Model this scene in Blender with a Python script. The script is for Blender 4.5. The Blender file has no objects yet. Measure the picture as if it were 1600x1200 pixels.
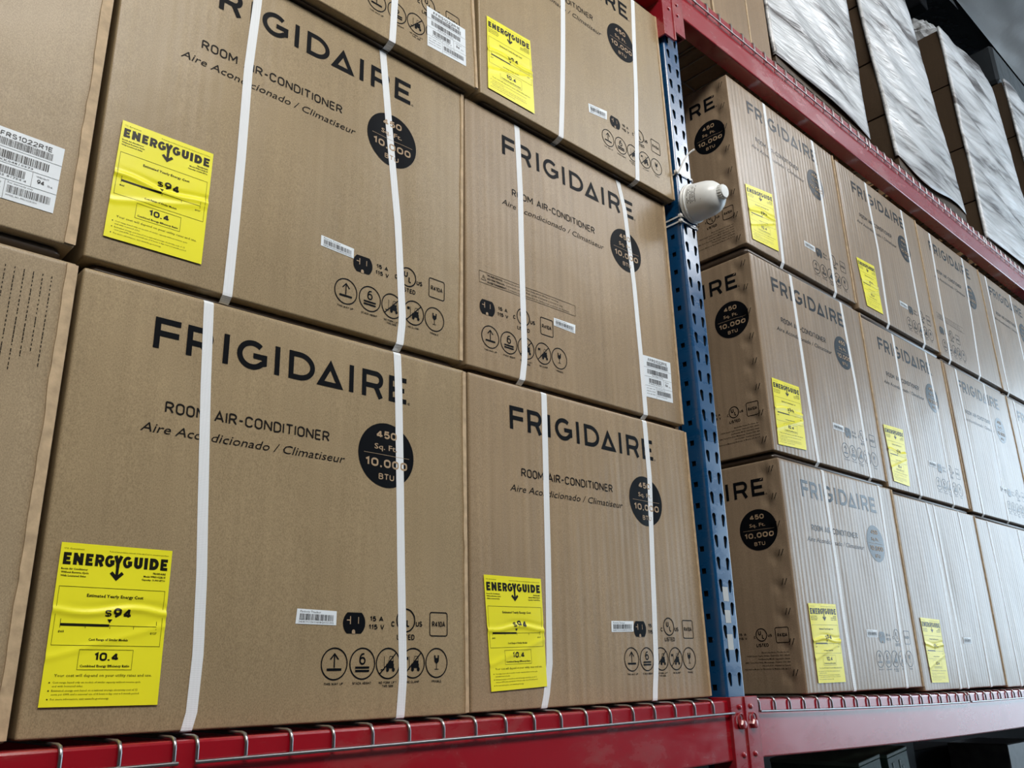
import bpy, math, random
import numpy as np

S = bpy.context.scene
COL = S.collection

# ---------------------------------------------------------------- camera, world, lights, exposure
cam_data = bpy.data.cameras.new('camera')
cam_data.sensor_fit = 'HORIZONTAL'
cam_data.sensor_width = 36.0
cam_data.lens = 1362.2 / 1600 * 36
cam_data.clip_start = 0.02
cam = bpy.data.objects.new('camera', cam_data)
COL.objects.link(cam)
cam.location = (-1.078, -1.2533, 0.0539)
cam.rotation_euler = (1.8966, 0.0246, -0.7554)
S.camera = cam

S.view_settings.view_transform = 'Standard'
S.view_settings.look = 'None'
S.view_settings.exposure = 0.0
S.view_settings.gamma = 1.0
S.view_settings.use_curve_mapping = False

world = bpy.data.worlds.new('overcast_sky')
S.world = world
world.use_nodes = True
wn = world.node_tree.nodes
wn['Background'].inputs[0].default_value = (0.66, 0.84, 1.0, 1)
wn['Background'].inputs[1].default_value = 4.6


def area_light(name, loc, target, sx, sy, power, color):
    d = bpy.data.lights.new(name, 'AREA')
    d.shape = 'RECTANGLE'
    d.size, d.size_y = sx, sy
    d.energy = power
    d.color = color
    o = bpy.data.objects.new(name, d)
    COL.objects.link(o)
    o.location = loc
    v = np.array(target, float) - np.array(loc, float)
    from mathutils import Vector
    o.rotation_euler = Vector(v).to_track_quat('-Z', 'Y').to_euler()
    return o


area_light('added_fill_lamp', (-1.0, -3.2, 4.35), (0.0, 0.0, 0.6), 3.6, 1.6, 335, (1.0, 0.95, 0.88))  # unseen soft fill added above the aisle for the left bay; no skylight modelled
area_light('added_fill_lamp', (4.2, -3.0, 4.35), (3.4, 0.0, 1.2), 3.6, 1.6, 125, (0.94, 0.97, 1.0))  # second added fill, for the right bay
port = area_light('doorway_portal', (12.0, -3.75, 1.57), (0, -3.75, 1.57), 6.5, 6.05, 1, (1, 1, 1))
port.data.cycles.is_portal = True

# ---------------------------------------------------------------- materials
MATS = {}


def new_mat(name):
    m = bpy.data.materials.new(name)
    m.use_nodes = True
    MATS[name] = m
    nt = m.node_tree
    return m, nt, nt.nodes['Principled BSDF']


def N(nt, kind, **kw):
    n = nt.nodes.new(kind)
    for k, v in kw.items():
        setattr(n, k, v)
    return n


def ramp(nt, fac, stops):
    r = N(nt, 'ShaderNodeValToRGB')
    el = r.color_ramp.elements
    while len(el) < len(stops):
        el.new(0.5)
    for e, (p, c) in zip(el, stops):
        e.position = p
        e.color = c if len(c) == 4 else (*c, 1)
    nt.links.new(fac, r.inputs[0])
    return r


def noise(nt, scale, detail=3.0, rough=0.5, mscale=(1, 1, 1), rot=(0, 0, 0), dist=0.0):
    tc = N(nt, 'ShaderNodeTexCoord')
    mp = N(nt, 'ShaderNodeMapping')
    mp.inputs['Scale'].default_value = mscale
    mp.inputs['Rotation'].default_value = rot
    nt.links.new(tc.outputs['Object'], mp.inputs[0])
    oi = N(nt, 'ShaderNodeObjectInfo')
    ad = N(nt, 'ShaderNodeVectorMath', operation='ADD')
    sc = N(nt, 'ShaderNodeMath', operation='MULTIPLY')
    sc.inputs[1].default_value = 37.0
    nt.links.new(oi.outputs['Random'], sc.inputs[0])
    cb = N(nt, 'ShaderNodeCombineXYZ')
    for i in range(3):
        nt.links.new(sc.outputs[0], cb.inputs[i])
    nt.links.new(mp.outputs[0], ad.inputs[0])
    nt.links.new(cb.outputs[0], ad.inputs[1])
    n = N(nt, 'ShaderNodeTexNoise')
    n.inputs['Scale'].default_value = scale
    n.inputs['Detail'].default_value = detail
    n.inputs['Roughness'].default_value = rough
    n.inputs['Distortion'].default_value = dist
    nt.links.new(ad.outputs[0], n.inputs[0])
    return n


def mixc(nt, fac, a, b, mode='MIX'):
    m = N(nt, 'ShaderNodeMix', data_type='RGBA', blend_type=mode)
    for sock, v in ((m.inputs[0], fac), (m.inputs[6], a), (m.inputs[7], b)):
        if hasattr(v, 'links'):
            nt.links.new(v, sock)
        elif isinstance(v, (int, float)):
            sock.default_value = v
        else:
            sock.default_value = (*v, 1)
    return m.outputs[2]


def bump(nt, bsdf, h, strength, dist, prev=None):
    b = N(nt, 'ShaderNodeBump')
    b.inputs['Strength'].default_value = strength
    b.inputs['Distance'].default_value = dist
    nt.links.new(h, b.inputs['Height'])
    if prev is not None:
        nt.links.new(prev, b.inputs['Normal'])
    nt.links.new(b.outputs[0], bsdf.inputs['Normal'])
    return b.outputs[0]


def plain(name, col, rough=0.5, metal=0.0, spec=0.5, nscale=None, namp=0.15, bscale=None, bstr=0.2, bdist=0.001):
    m, nt, b = new_mat(name)
    b.inputs['Roughness'].default_value = rough
    b.inputs['Metallic'].default_value = metal
    b.inputs['Specular IOR Level'].default_value = spec
    if nscale:
        n = noise(nt, nscale, 4)
        r = ramp(nt, n.outputs[0], [(0.3, tuple(c * (1 - namp) for c in col)), (0.7, tuple(min(1, c * (1 + namp)) for c in col))])
        nt.links.new(r.outputs[0], b.inputs['Base Color'])
    else:
        b.inputs['Base Color'].default_value = (*col, 1)
    if bscale:
        n2 = noise(nt, bscale, 3)
        bump(nt, b, n2.outputs[0], bstr, bdist)
    return m


def cardboard(name, col, flute=0.35, rough=0.34, spec=0.3, smudge=0.5):
    m, nt, b = new_mat(name)
    big = noise(nt, 2.2, 4, 0.6)
    fib = noise(nt, 650, 2, 0.7, (1, 1, 0.6))
    streak = noise(nt, 60, 2, 0.5, (1, 1, 0.04))
    speck = noise(nt, 160, 2, 0.6)
    c1 = ramp(nt, big.outputs[0], [(0.3, tuple(c * 0.88 for c in col)), (0.72, tuple(c * 1.08 for c in col))]).outputs[0]
    c2 = mixc(nt, 0.55, c1, ramp(nt, fib.outputs[0], [(0.32, (0.60, 0.58, 0.56)), (0.68, (1.36, 1.36, 1.36))]).outputs[0], 'MULTIPLY')
    c3 = mixc(nt, 0.5 * flute + 0.1, c2, ramp(nt, streak.outputs[0], [(0.3, (0.78, 0.77, 0.76)), (0.7, (1.18, 1.18, 1.18))]).outputs[0], 'MULTIPLY')
    sm = noise(nt, 5.5, 5, 0.65, (1, 1, 0.5), dist=0.6)
    smf = ramp(nt, sm.outputs[0], [(0.60, (0, 0, 0)), (0.78, (1, 1, 1))]).outputs[0]
    smm = N(nt, 'ShaderNodeMath', operation='MULTIPLY')
    smm.inputs[1].default_value = 0.30 * smudge
    nt.links.new(smf, smm.inputs[0])
    c4 = mixc(nt, smm.outputs[0], c3, tuple(c * 0.35 for c in col))
    nt.links.new(c4, b.inputs['Base Color'])
    b.inputs['Roughness'].default_value = rough
    b.inputs['Specular IOR Level'].default_value = spec
    # corrugation flutes (vertical ribs) and sheet unevenness
    tc = N(nt, 'ShaderNodeTexCoord')
    wv = N(nt, 'ShaderNodeTexWave', wave_type='BANDS', bands_direction='X')
    wv.inputs['Scale'].default_value = 15.0
    wv.inputs['Distortion'].default_value = 1.6
    wv.inputs['Detail'].default_value = 2
    wv.inputs['Detail Scale'].default_value = 0.8
    mp = N(nt, 'ShaderNodeMapping')
    mp.inputs['Scale'].default_value = (1, 1, 0.05)
    nt.links.new(tc.outputs['Object'], mp.inputs[0])
    nt.links.new(mp.outputs[0], wv.inputs[0])
    p = bump(nt, b, wv.outputs[1], 0.16 * flute, 0.002)
    p = bump(nt, b, streak.outputs[0], 0.35 * flute + 0.05, 0.002, p)
    p = bump(nt, b, big.outputs[0], 0.25, 0.02, p)
    p = bump(nt, b, speck.outputs[0], 0.10, 0.001, p)
    return m


KRAFT = (0.352, 0.270, 0.160)
M_BOX = [cardboard('kraft_cardboard_plain', KRAFT, 0.25, smudge=0.6),
         cardboard('kraft_cardboard_fluted', (0.345, 0.257, 0.160), 0.6, smudge=0.4),
         cardboard('kraft_cardboard_worn', (0.39, 0.305, 0.195), 0.15, smudge=1.0),
         cardboard('kraft_cardboard_sheen', (0.315, 0.235, 0.158), 0.9, rough=0.28, spec=0.5, smudge=0.3)]
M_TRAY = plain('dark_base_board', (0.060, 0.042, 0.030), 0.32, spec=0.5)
M_EDGE = plain('torn_liner_paper', (0.50, 0.37, 0.225), 0.6, nscale=60, namp=0.2, bscale=90, bstr=0.5)
M_INK = plain('black_print_ink', (0.005, 0.006, 0.008), 0.42, spec=0.06)
M_INKS = plain('black_print_ink_small', (0.014, 0.012, 0.011), 0.42, spec=0.08)
M_INKG = plain('black_print_ink_gloss', (0.006, 0.007, 0.010), 0.25, spec=0.32)
M_INKSG = plain('black_print_ink_small_gloss', (0.020, 0.018, 0.018), 0.26, spec=0.35)
M_KNOCK = plain('bare_kraft_print', (0.40, 0.285, 0.175), 0.5, spec=0.4)
M_YEL = plain('yellow_label_paper', (0.93, 0.88, 0.025), 0.32, spec=0.5, nscale=6, namp=0.04, bscale=9, bstr=0.3, bdist=0.006)
M_YINK = plain('label_black_ink', (0.010, 0.010, 0.005), 0.35, spec=0.3)
M_WLAB = plain('white_label_paper', (0.80, 0.87, 0.93), 0.4, nscale=8, namp=0.05)
M_WINK = plain('label_grey_ink', (0.03, 0.03, 0.035), 0.5)
M_TAPE = plain('clear_dull_plastic', (0.42, 0.43, 0.42), 0.3)
M_DARK = plain('dark_paint_and_void_shade', (0.006, 0.007, 0.009), 0.8, spec=0.1)  # dark boards and purlin; also the painted shade behind the post holes
M_RED_INK = plain('red_print_ink', (0.35, 0.10, 0.07), 0.5)


def strap_mat():
    m, nt, b = new_mat('white_woven_strap')
    tc = N(nt, 'ShaderNodeTexCoord')
    w = N(nt, 'ShaderNodeTexWave', wave_type='BANDS', bands_direction='Z')
    w.inputs['Scale'].default_value = 130.0
    w.inputs['Distortion'].default_value = 0.3
    nt.links.new(tc.outputs['Object'], w.inputs[0])
    w2 = N(nt, 'ShaderNodeTexWave', wave_type='BANDS', bands_direction='X')
    w2.inputs['Scale'].default_value = 60.0
    nt.links.new(tc.outputs['Object'], w2.inputs[0])
    r = ramp(nt, w.outputs[0], [(0.15, (0.76, 0.80, 0.84)), (0.8, (0.86, 0.90, 0.94))])
    nt.links.new(r.outputs[0], b.inputs['Base Color'])
    b.inputs['Roughness'].default_value = 0.38
    p = bump(nt, b, w.outputs[1], 0.25, 0.0006)
    bump(nt, b, w2.outputs[1], 0.2, 0.0006, p)
    return m


M_STRAP = strap_mat()


def painted(name, col, chip, rough=0.28, scuff=0.5, dust=(0.30, 0.25, 0.2)):
    m, nt, b = new_mat(name)
    n = noise(nt, 5, 5, 0.65, (1, 1, 2.5), dist=0.4)
    n2 = noise(nt, 38, 4, 0.7)
    c = mixc(nt, ramp(nt, n.outputs[0], [(0.5, (0, 0, 0)), (0.8, (0.55 * scuff,) * 3)]).outputs[0], col, dust)
    c = mixc(nt, ramp(nt, n2.outputs[0], [(0.69, (0, 0, 0)), (0.73, (chip,) * 3)]).outputs[0], c, (0.35, 0.30, 0.27))
    nt.links.new(c, b.inputs['Base Color'])
    rr = ramp(nt, n.outputs[0], [(0.35, (rough * 0.8,) * 3), (0.75, (min(1, rough * 1.9),) * 3)])
    nt.links.new(rr.outputs[0], b.inputs['Roughness'])
    b.inputs['Specular IOR Level'].default_value = 0.25
    b.inputs['Coat Weight'].default_value = 0.9
    b.inputs['Coat IOR'].default_value = 1.62
    rc = ramp(nt, n.outputs[0], [(0.35, (0.07,) * 3), (0.75, (0.28,) * 3)])
    nt.links.new(rc.outputs[0], b.inputs['Coat Roughness'])
    bump(nt, b, noise(nt, 14, 3).outputs[0], 0.10, 0.004)
    return m


M_RED = painted('red_beam_paint', (0.33, 0.005, 0.014), 0.25, 0.20, 0.4)
M_REDC = painted('red_connector_paint', (0.30, 0.012, 0.022), 0.8, 0.26, 0.4, (0.32, 0.22, 0.12))
M_BLUE = painted('blue_post_paint', (0.004, 0.066, 0.19), 0.4, 0.24, 0.35, (0.08, 0.13, 0.20))
M_WIRE = plain('galvanised_wire', (0.40, 0.40, 0.41), 0.28, metal=0.95)
M_WHITE = plain('white_moulded_plastic', (0.84, 0.88, 0.89), 0.28)
M_TIE = plain('white_nylon', (0.80, 0.80, 0.78), 0.35)
M_LENS = plain('smoked_dome', (0.30, 0.31, 0.32), 0.12)
M_WOOD = plain('raw_pallet_wood', (0.24, 0.145, 0.07), 0.75, nscale=30, namp=0.35, bscale=60, bstr=0.4)
M_FLOOR = plain('worn_concrete', (0.055, 0.053, 0.05), 0.55, nscale=3, namp=0.2)
M_PAVE = plain('pale_pavement', (0.42, 0.42, 0.41), 0.8, nscale=.4, namp=0.15)
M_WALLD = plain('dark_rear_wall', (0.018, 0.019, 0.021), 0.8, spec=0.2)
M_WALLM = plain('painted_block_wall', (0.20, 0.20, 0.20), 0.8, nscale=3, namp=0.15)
M_BROWN = cardboard('brown_carton_upper', (0.30, 0.215, 0.135), 0.5)
M_DBROWN = cardboard('brown_carton_wrapped', (0.085, 0.060, 0.040), 0.2, rough=0.3)
M_GREEN = plain('green_printed_carton', (0.045, 0.13, 0.10), 0.5, nscale=40, namp=0.3)
M_PALEG = plain('pale_green_board', (0.20, 0.29, 0.24), 0.5)
M_NAVY = plain('dark_printed_carton', (0.006, 0.009, 0.013), 0.6, spec=0.2, nscale=20, namp=0.3)
M_GREY = plain('grey_film_bundle', (0.085, 0.085, 0.09), 0.4, nscale=30, namp=0.25)


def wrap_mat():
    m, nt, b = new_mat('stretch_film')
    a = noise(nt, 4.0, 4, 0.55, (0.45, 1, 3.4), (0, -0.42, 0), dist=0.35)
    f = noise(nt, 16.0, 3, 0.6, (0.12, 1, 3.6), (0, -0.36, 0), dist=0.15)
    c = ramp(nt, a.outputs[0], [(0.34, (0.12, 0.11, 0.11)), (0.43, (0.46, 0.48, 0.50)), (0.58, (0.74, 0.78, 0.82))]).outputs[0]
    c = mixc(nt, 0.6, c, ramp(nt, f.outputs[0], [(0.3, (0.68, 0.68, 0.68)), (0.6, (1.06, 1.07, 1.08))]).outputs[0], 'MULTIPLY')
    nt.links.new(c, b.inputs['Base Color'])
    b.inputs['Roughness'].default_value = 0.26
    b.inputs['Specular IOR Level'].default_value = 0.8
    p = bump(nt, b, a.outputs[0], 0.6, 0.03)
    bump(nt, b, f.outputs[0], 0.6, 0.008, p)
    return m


M_WRAP = wrap_mat()


def foil_mat(name, col, rough):
    m, nt, b = new_mat(name)
    b.inputs['Metallic'].default_value = 0.12
    b.inputs['Base Color'].default_value = (*col, 1)
    b.inputs['Roughness'].default_value = rough
    p = bump(nt, b, noise(nt, 0.9, 3, 0.5, (0.5, 1, 1)).outputs[0], 0.5, 0.3)
    bump(nt, b, noise(nt, 7, 3).outputs[0], 0.25, 0.02, p)
    return m


M_FOIL = foil_mat('silver_foil_insulation', (0.88, 0.90, 0.92), 0.28)
M_BLACKFILM = plain('black_film', (0.03, 0.035, 0.04), 0.25, bscale=6, bstr=0.5, bdist=0.02)

# ---------------------------------------------------------------- object helpers


def mesh_obj(name, verts, faces, mat, parent=None, smooth=False, loc=None):
    me = bpy.data.meshes.new(name)
    me.from_pydata([tuple(map(float, v)) for v in verts], [], [tuple(map(int, f)) for f in faces])
    for mm in (mat if isinstance(mat, (list, tuple)) else [mat]):
        me.materials.append(mm)
    if smooth:
        me.polygons.foreach_set('use_smooth', [True] * len(me.polygons))
    me.update()
    o = bpy.data.objects.new(name, me)
    COL.objects.link(o)
    if parent is not None:
        o.parent = parent
    if loc is not None:
        o.location = loc
    return o


def auto_smooth(o, deg=35):
    me = o.data
    me.polygons.foreach_set('use_smooth', [True] * len(me.polygons))
    try:
        me.set_sharp_from_angle(angle=math.radians(deg))
    except Exception:
        pass
    return o


def share(src, parent, loc=None, rot=None):
    c = src.copy()
    COL.objects.link(c)
    c.parent = parent
    if loc is not None:
        c.location = loc
    if rot is not None:
        c.rotation_euler = rot
    return c


def empty(name, loc, label, cat, group=None):
    o = bpy.data.objects.new(name, None)
    o.empty_display_size = 0.1
    COL.objects.link(o)
    o.location = loc
    o['label'] = label
    o['category'] = cat
    if group:
        o['group'] = group
    return o


def tag(o, label, cat, group=None):
    o['label'] = label
    o['category'] = cat
    if group:
        o['group'] = group
    return o


class MB:
    """collects geometry for one mesh"""

    def __init__(self):
        self.v, self.f = [], []

    def add(self, vs, fs):
        b = len(self.v)
        self.v += [tuple(v) for v in vs]
        self.f += [tuple(i + b for i in f) for f in fs]

    def box(self, x0, x1, y0, y1, z0, z1, ch=0.0):
        if ch <= 0:
            vs = [(x, y, z) for x in (x0, x1) for y in (y0, y1) for z in (z0, z1)]
            self.add(vs, [(0, 1, 3, 2), (4, 6, 7, 5), (0, 4, 5, 1), (2, 3, 7, 6), (0, 2, 6, 4), (1, 5, 7, 3)])
            return
        # chamfered box
        vs, idx = [], {}
        lo, hi = (x0, y0, z0), (x1, y1, z1)
        for sx in (0, 1):
            for sy in (0, 1):
                for sz in (0, 1):
                    for a in range(3):
                        p = []
                        for k, s in enumerate((sx, sy, sz)):
                            c = hi[k] if s else lo[k]
                            if k != a:
                                c += -ch if s else ch
                            p.append(c)
                        idx[(sx, sy, sz, a)] = len(vs)
                        vs.append(p)
        fs = []
        for a in range(3):
            o1, o2 = (a + 1) % 3, (a + 2) % 3
            for s in (0, 1):
                q = []
                for (p1, p2) in ((0, 0), (1, 0), (1, 1), (0, 1)):
                    t = [0, 0, 0]
                    t[a], t[o1], t[o2] = s, p1, p2
                    q.append(idx[(*t, a)])
                fs.append(tuple(q if s else q[::-1]))
        for a in range(3):
            o1, o2 = (a + 1) % 3, (a + 2) % 3
            for s1 in (0, 1):
                for s2 in (0, 1):
                    t0, t1 = [0, 0, 0], [0, 0, 0]
                    t0[o1] = t1[o1] = s1
                    t0[o2] = t1[o2] = s2
                    t1[a] = 1
                    q = [idx[(*t0, o1)], idx[(*t0, o2)], idx[(*t1, o2)], idx[(*t1, o1)]]
                    fs.append(tuple(q if s1 == s2 else q[::-1]))
        for sx in (0, 1):
            for sy in (0, 1):
                for sz in (0, 1):
                    q = [idx[(sx, sy, sz, a)] for a in range(3)]
                    fs.append(tuple(q if (sx + sy + sz) % 2 else q[::-1]))
        self.add(vs, fs)

    def tube(self, pts, r, n=8, cap=True):
        P = np.array(pts, float)
        T = np.gradient(P, axis=0)
        T /= np.linalg.norm(T, axis=1)[:, None] + 1e-12
        up = np.array([0, 0, 1.0]) if abs(T[0][2]) < 0.9 else np.array([1.0, 0, 0])
        vs, fs = [], []
        a = np.cross(T[0], up)
        a /= np.linalg.norm(a)
        for i in range(len(P)):
            a = a - T[i] * a.dot(T[i])
            a /= np.linalg.norm(a)
            b = np.cross(T[i], a)
            rr = r[i] if hasattr(r, '__len__') else r
            for k in range(n):
                t = 2 * math.pi * k / n
                vs.append(P[i] + rr * (math.cos(t) * a + math.sin(t) * b))
        for i in range(len(P) - 1):
            for k in range(n):
                k2 = (k + 1) % n
                fs.append((i * n + k, i * n + k2, (i + 1) * n + k2, (i + 1) * n + k))
        if cap:
            fs.append(tuple(range(n))[::-1])
            fs.append(tuple((len(P) - 1) * n + k for k in range(n)))
        self.add(vs, fs)

    def lathe(self, prof, n=32, origin=(0, 0, 0), axis='-y'):
        vs, fs = [], []
        for (r, h) in prof:
            for k in range(n):
                t = 2 * math.pi * k / n
                c, s = r * math.cos(t), r * math.sin(t)
                p = {'-y': (c, -h, s), 'z': (c, s, h), 'x': (h, c, s)}[axis]
                vs.append([p[i] + origin[i] for i in range(3)])
        for i in range(len(prof) - 1):
            for k in range(n):
                k2 = (k + 1) % n
                fs.append((i * n + k, i * n + k2, (i + 1) * n + k2, (i + 1) * n + k))
        fs.append(tuple(range(n))[::-1])
        fs.append(tuple((len(prof) - 1) * n + k for k in range(n)))
        self.add(vs, fs)

    def obj(self, name, mat, parent=None, smooth=None, loc=None):
        o = mesh_obj(name, self.v, self.f, mat, parent, loc=loc)
        if smooth:
            auto_smooth(o, smooth)
        return o


# ---------------------------------------------------------------- 2D print building
class P2:
    """flat artwork: vertices (n,2) and faces"""

    def __init__(self):
        self.v, self.f = [], []

    def add(self, vs, fs):
        b = len(self.v)
        self.v += [(float(a), float(c)) for a, c in vs]
        self.f += [tuple(i + b for i in f) for f in fs]
        return self

    def rect(self, x0, y0, x1, y1, step=0.012):
        nx = max(1, int(math.ceil((x1 - x0) / step)))
        ny = max(1, int(math.ceil((y1 - y0) / step)))
        vs = [(x0 + (x1 - x0) * i / nx, y0 + (y1 - y0) * j / ny) for j in range(ny + 1) for i in range(nx + 1)]
        fs = [(j * (nx + 1) + i, j * (nx + 1) + i + 1, (j + 1) * (nx + 1) + i + 1, (j + 1) * (nx + 1) + i) for j in range(ny) for i in range(nx)]
        return self.add(vs, fs)

    def stroke(self, pts, w, closed=False):
        P = [np.array(p, float) for p in pts]
        # subdivide long segments
        Q = []
        n = len(P)
        m = n if closed else n - 1
        for i in range(m):
            a, b = P[i], P[(i + 1) % n]
            k = max(1, int(np.linalg.norm(b - a) / 0.012))
            Q += [a + (b - a) * j / k for j in range(k)]
        if not closed:
            Q.append(P[-1])
        n = len(Q)
        vs = []
        for i in range(n):
            p = Q[i]
            a = Q[i - 1] if (i > 0 or closed) else None
            b = Q[(i + 1) % n] if (i < n - 1 or closed) else None
            d1 = (p - a) / np.linalg.norm(p - a) if a is not None else None
            d2 = (b - p) / np.linalg.norm(b - p) if b is not None else None
            if d1 is None:
                d1 = d2
            if d2 is None:
                d2 = d1
            n1, n2 = np.array([-d1[1], d1[0]]), np.array([-d2[1], d2[0]])
            nn = n1 + n2
            nn /= np.linalg.norm(nn) + 1e-12
            k = (w / 2) / max(0.35, nn.dot(n1))
            vs += [p + nn * k, p - nn * k]
        fs = []
        for i in range(n if closed else n - 1):
            j = (i + 1) % n
            fs.append((2 * i + 1, 2 * j + 1, 2 * j, 2 * i))
        return self.add(vs, fs)

    def ring(self, cx, cy, rx, ry, w, n=40):
        return self.stroke([(cx + rx * math.cos(2 * math.pi * k / n), cy + ry * math.sin(2 * math.pi * k / n)) for k in range(n)], w, True)

    def disc(self, cx, cy, rx, ry, n=48, rings=5):
        vs = [(cx, cy)]
        for r in range(1, rings + 1):
            vs += [(cx + rx * r / rings * math.cos(2 * math.pi * k / n), cy + ry * r / rings * math.sin(2 * math.pi * k / n)) for k in range(n)]
        fs = [(0, 1 + k, 1 + (k + 1) % n) for k in range(n)]
        for r in range(rings - 1):
            a, b = 1 + r * n, 1 + (r + 1) * n
            fs += [(a + k, b + k, b + (k + 1) % n, a + (k + 1) % n) for k in range(n)]
        return self.add(vs, fs)

    def text(self, s, x0, y0, w=None, h=0.01, bold=0.0, shear=0.0, right=None, res=2):
        v, f, cap = glyphs(s, bold, shear, res)
        k = h / cap
        lo, hi = v[:, 0].min(), v[:, 0].max()
        kx = k if w is None else w / (hi - lo)
        xs = (v[:, 0] - lo) * kx
        if right is not None:
            x0 = right - (hi - lo) * kx
        return self.add(list(zip(xs + x0, v[:, 1] * k + y0)), f)

    def arr(self):
        return np.array(self.v), self.f


_G = {}


def glyphs(s, bold, shear, res):
    key = (s, bold, shear, res)
    if key in _G:
        return _G[key]
    out = []
    for body in (s, 'H'):
        c = bpy.data.curves.new('lettering_source', 'FONT')
        c.body = body
        c.size = 1.0
        c.resolution_u = res
        c.offset = bold
        c.shear = shear
        c.space_character = 1.0 + bold * 1.5
        o = bpy.data.objects.new('lettering_source', c)
        COL.objects.link(o)
        dg = bpy.context.evaluated_depsgraph_get()
        me = o.evaluated_get(dg).to_mesh()
        v = np.array([p.co[:2] for p in me.vertices]).reshape(-1, 2)
        f = [tuple(p.vertices) for p in me.polygons]
        # keep only front-facing set
        out.append((v, f))
        o.evaluated_get(dg).to_mesh_clear()
        bpy.data.objects.remove(o)
        bpy.data.curves.remove(c)
    cap = out[1][0][:, 1].max()
    _G[key] = (out[0][0], out[0][1], cap)
    return _G[key]


def arc(cx, cy, rx, ry, a0, a1, n=14):
    return [(cx + rx * math.cos(math.radians(a0 + (a1 - a0) * k / n)), cy + ry * math.sin(math.radians(a0 + (a1 - a0) * k / n))) for k in range(n + 1)]


def letter(p, ch, x0, x1, y0, y1, w):
    """geometric sans capital drawn with strokes of width w inside the box"""
    h = w / 2
    L, Rr, B, T = x0 + h, x1 - h, y0 + h, y1 - h
    Mid = (B + T) / 2
    if ch == 'I':
        p.stroke([((x0 + x1) / 2, y0), ((x0 + x1) / 2, y1)], w)
    elif ch in 'FE':
        p.stroke([(L, y0), (L, y1)], w)
        p.stroke([(L + h, T), (x1, T)], w)
        p.stroke([(L + h, Mid), (x1 - (x1 - x0) * (0.04 if ch == 'F' else 0.12), Mid)], w)
        if ch == 'E':
            p.stroke([(L + h, B), (x1, B)], w)
    elif ch == 'R':
        p.stroke([(L, y0), (L, y1)], w)
        ry = (T - B) * 0.29
        cy = T - ry
        cx = Rr - ry * 0.95
        p.stroke([(L + h, T), (cx, T)] + arc(cx, cy, Rr - cx, ry, 88, -88) + [(cx, cy - ry), (L + h, cy - ry)], w)
        p.stroke([(cx - h * 0.2, cy - ry), (x1 - h * 1.05, y0)], w * 1.05)
    elif ch == 'G':
        cx, cy = (L + Rr) / 2, Mid
        rx, ry = (Rr - L) / 2, (T - B) / 2
        p.stroke(arc(cx, cy, rx, ry, 48, 322, 26) + [(Rr, cy - ry * 0.55), (Rr, cy - 0.02 * ry)], w)
        p.stroke([(Rr + h, cy - h * 0.2), (cx + rx * 0.08, cy - h * 0.2)], w)
    elif ch == 'D':
        p.stroke([(L, y0), (L, y1)], w)
        ry = (T - B) / 2
        cx = L + (Rr - L) * 0.38
        p.stroke([(L + h, T), (cx, T)] + arc(cx, Mid, Rr - cx, ry, 88, -88, 20) + [(cx, B), (L + h, B)], w)
    elif ch == 'A':  # open triangle
        p.stroke([(x0 + w * 0.95, B), (x1 - w * 0.95, B), ((x0 + x1) / 2, y1 - w * 1.1)], w, True)
    elif ch == 'N':
        p.stroke([(L, y0), (L, y1)], w)
        p.stroke([(L, y1 - h), (Rr, y0 + h)], w)
        p.stroke([(Rr, y0), (Rr, y1)], w)
    elif ch == 'U':
        cx = (L + Rr) / 2
        r = (Rr - L) / 2
        p.stroke([(L, y1), (L, B + r)] + arc(cx, B + r, r, r, 185, 355, 12) + [(Rr, B + r), (Rr, y1)], w)
    elif ch == 'Y':
        cx = (x0 + x1) / 2
        p.stroke([(L, y1), (cx, Mid - h)], w)
        p.stroke([(Rr, y1), (cx, Mid - h)], w)
        p.stroke([(cx, Mid), (cx, y0)], w)


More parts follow.
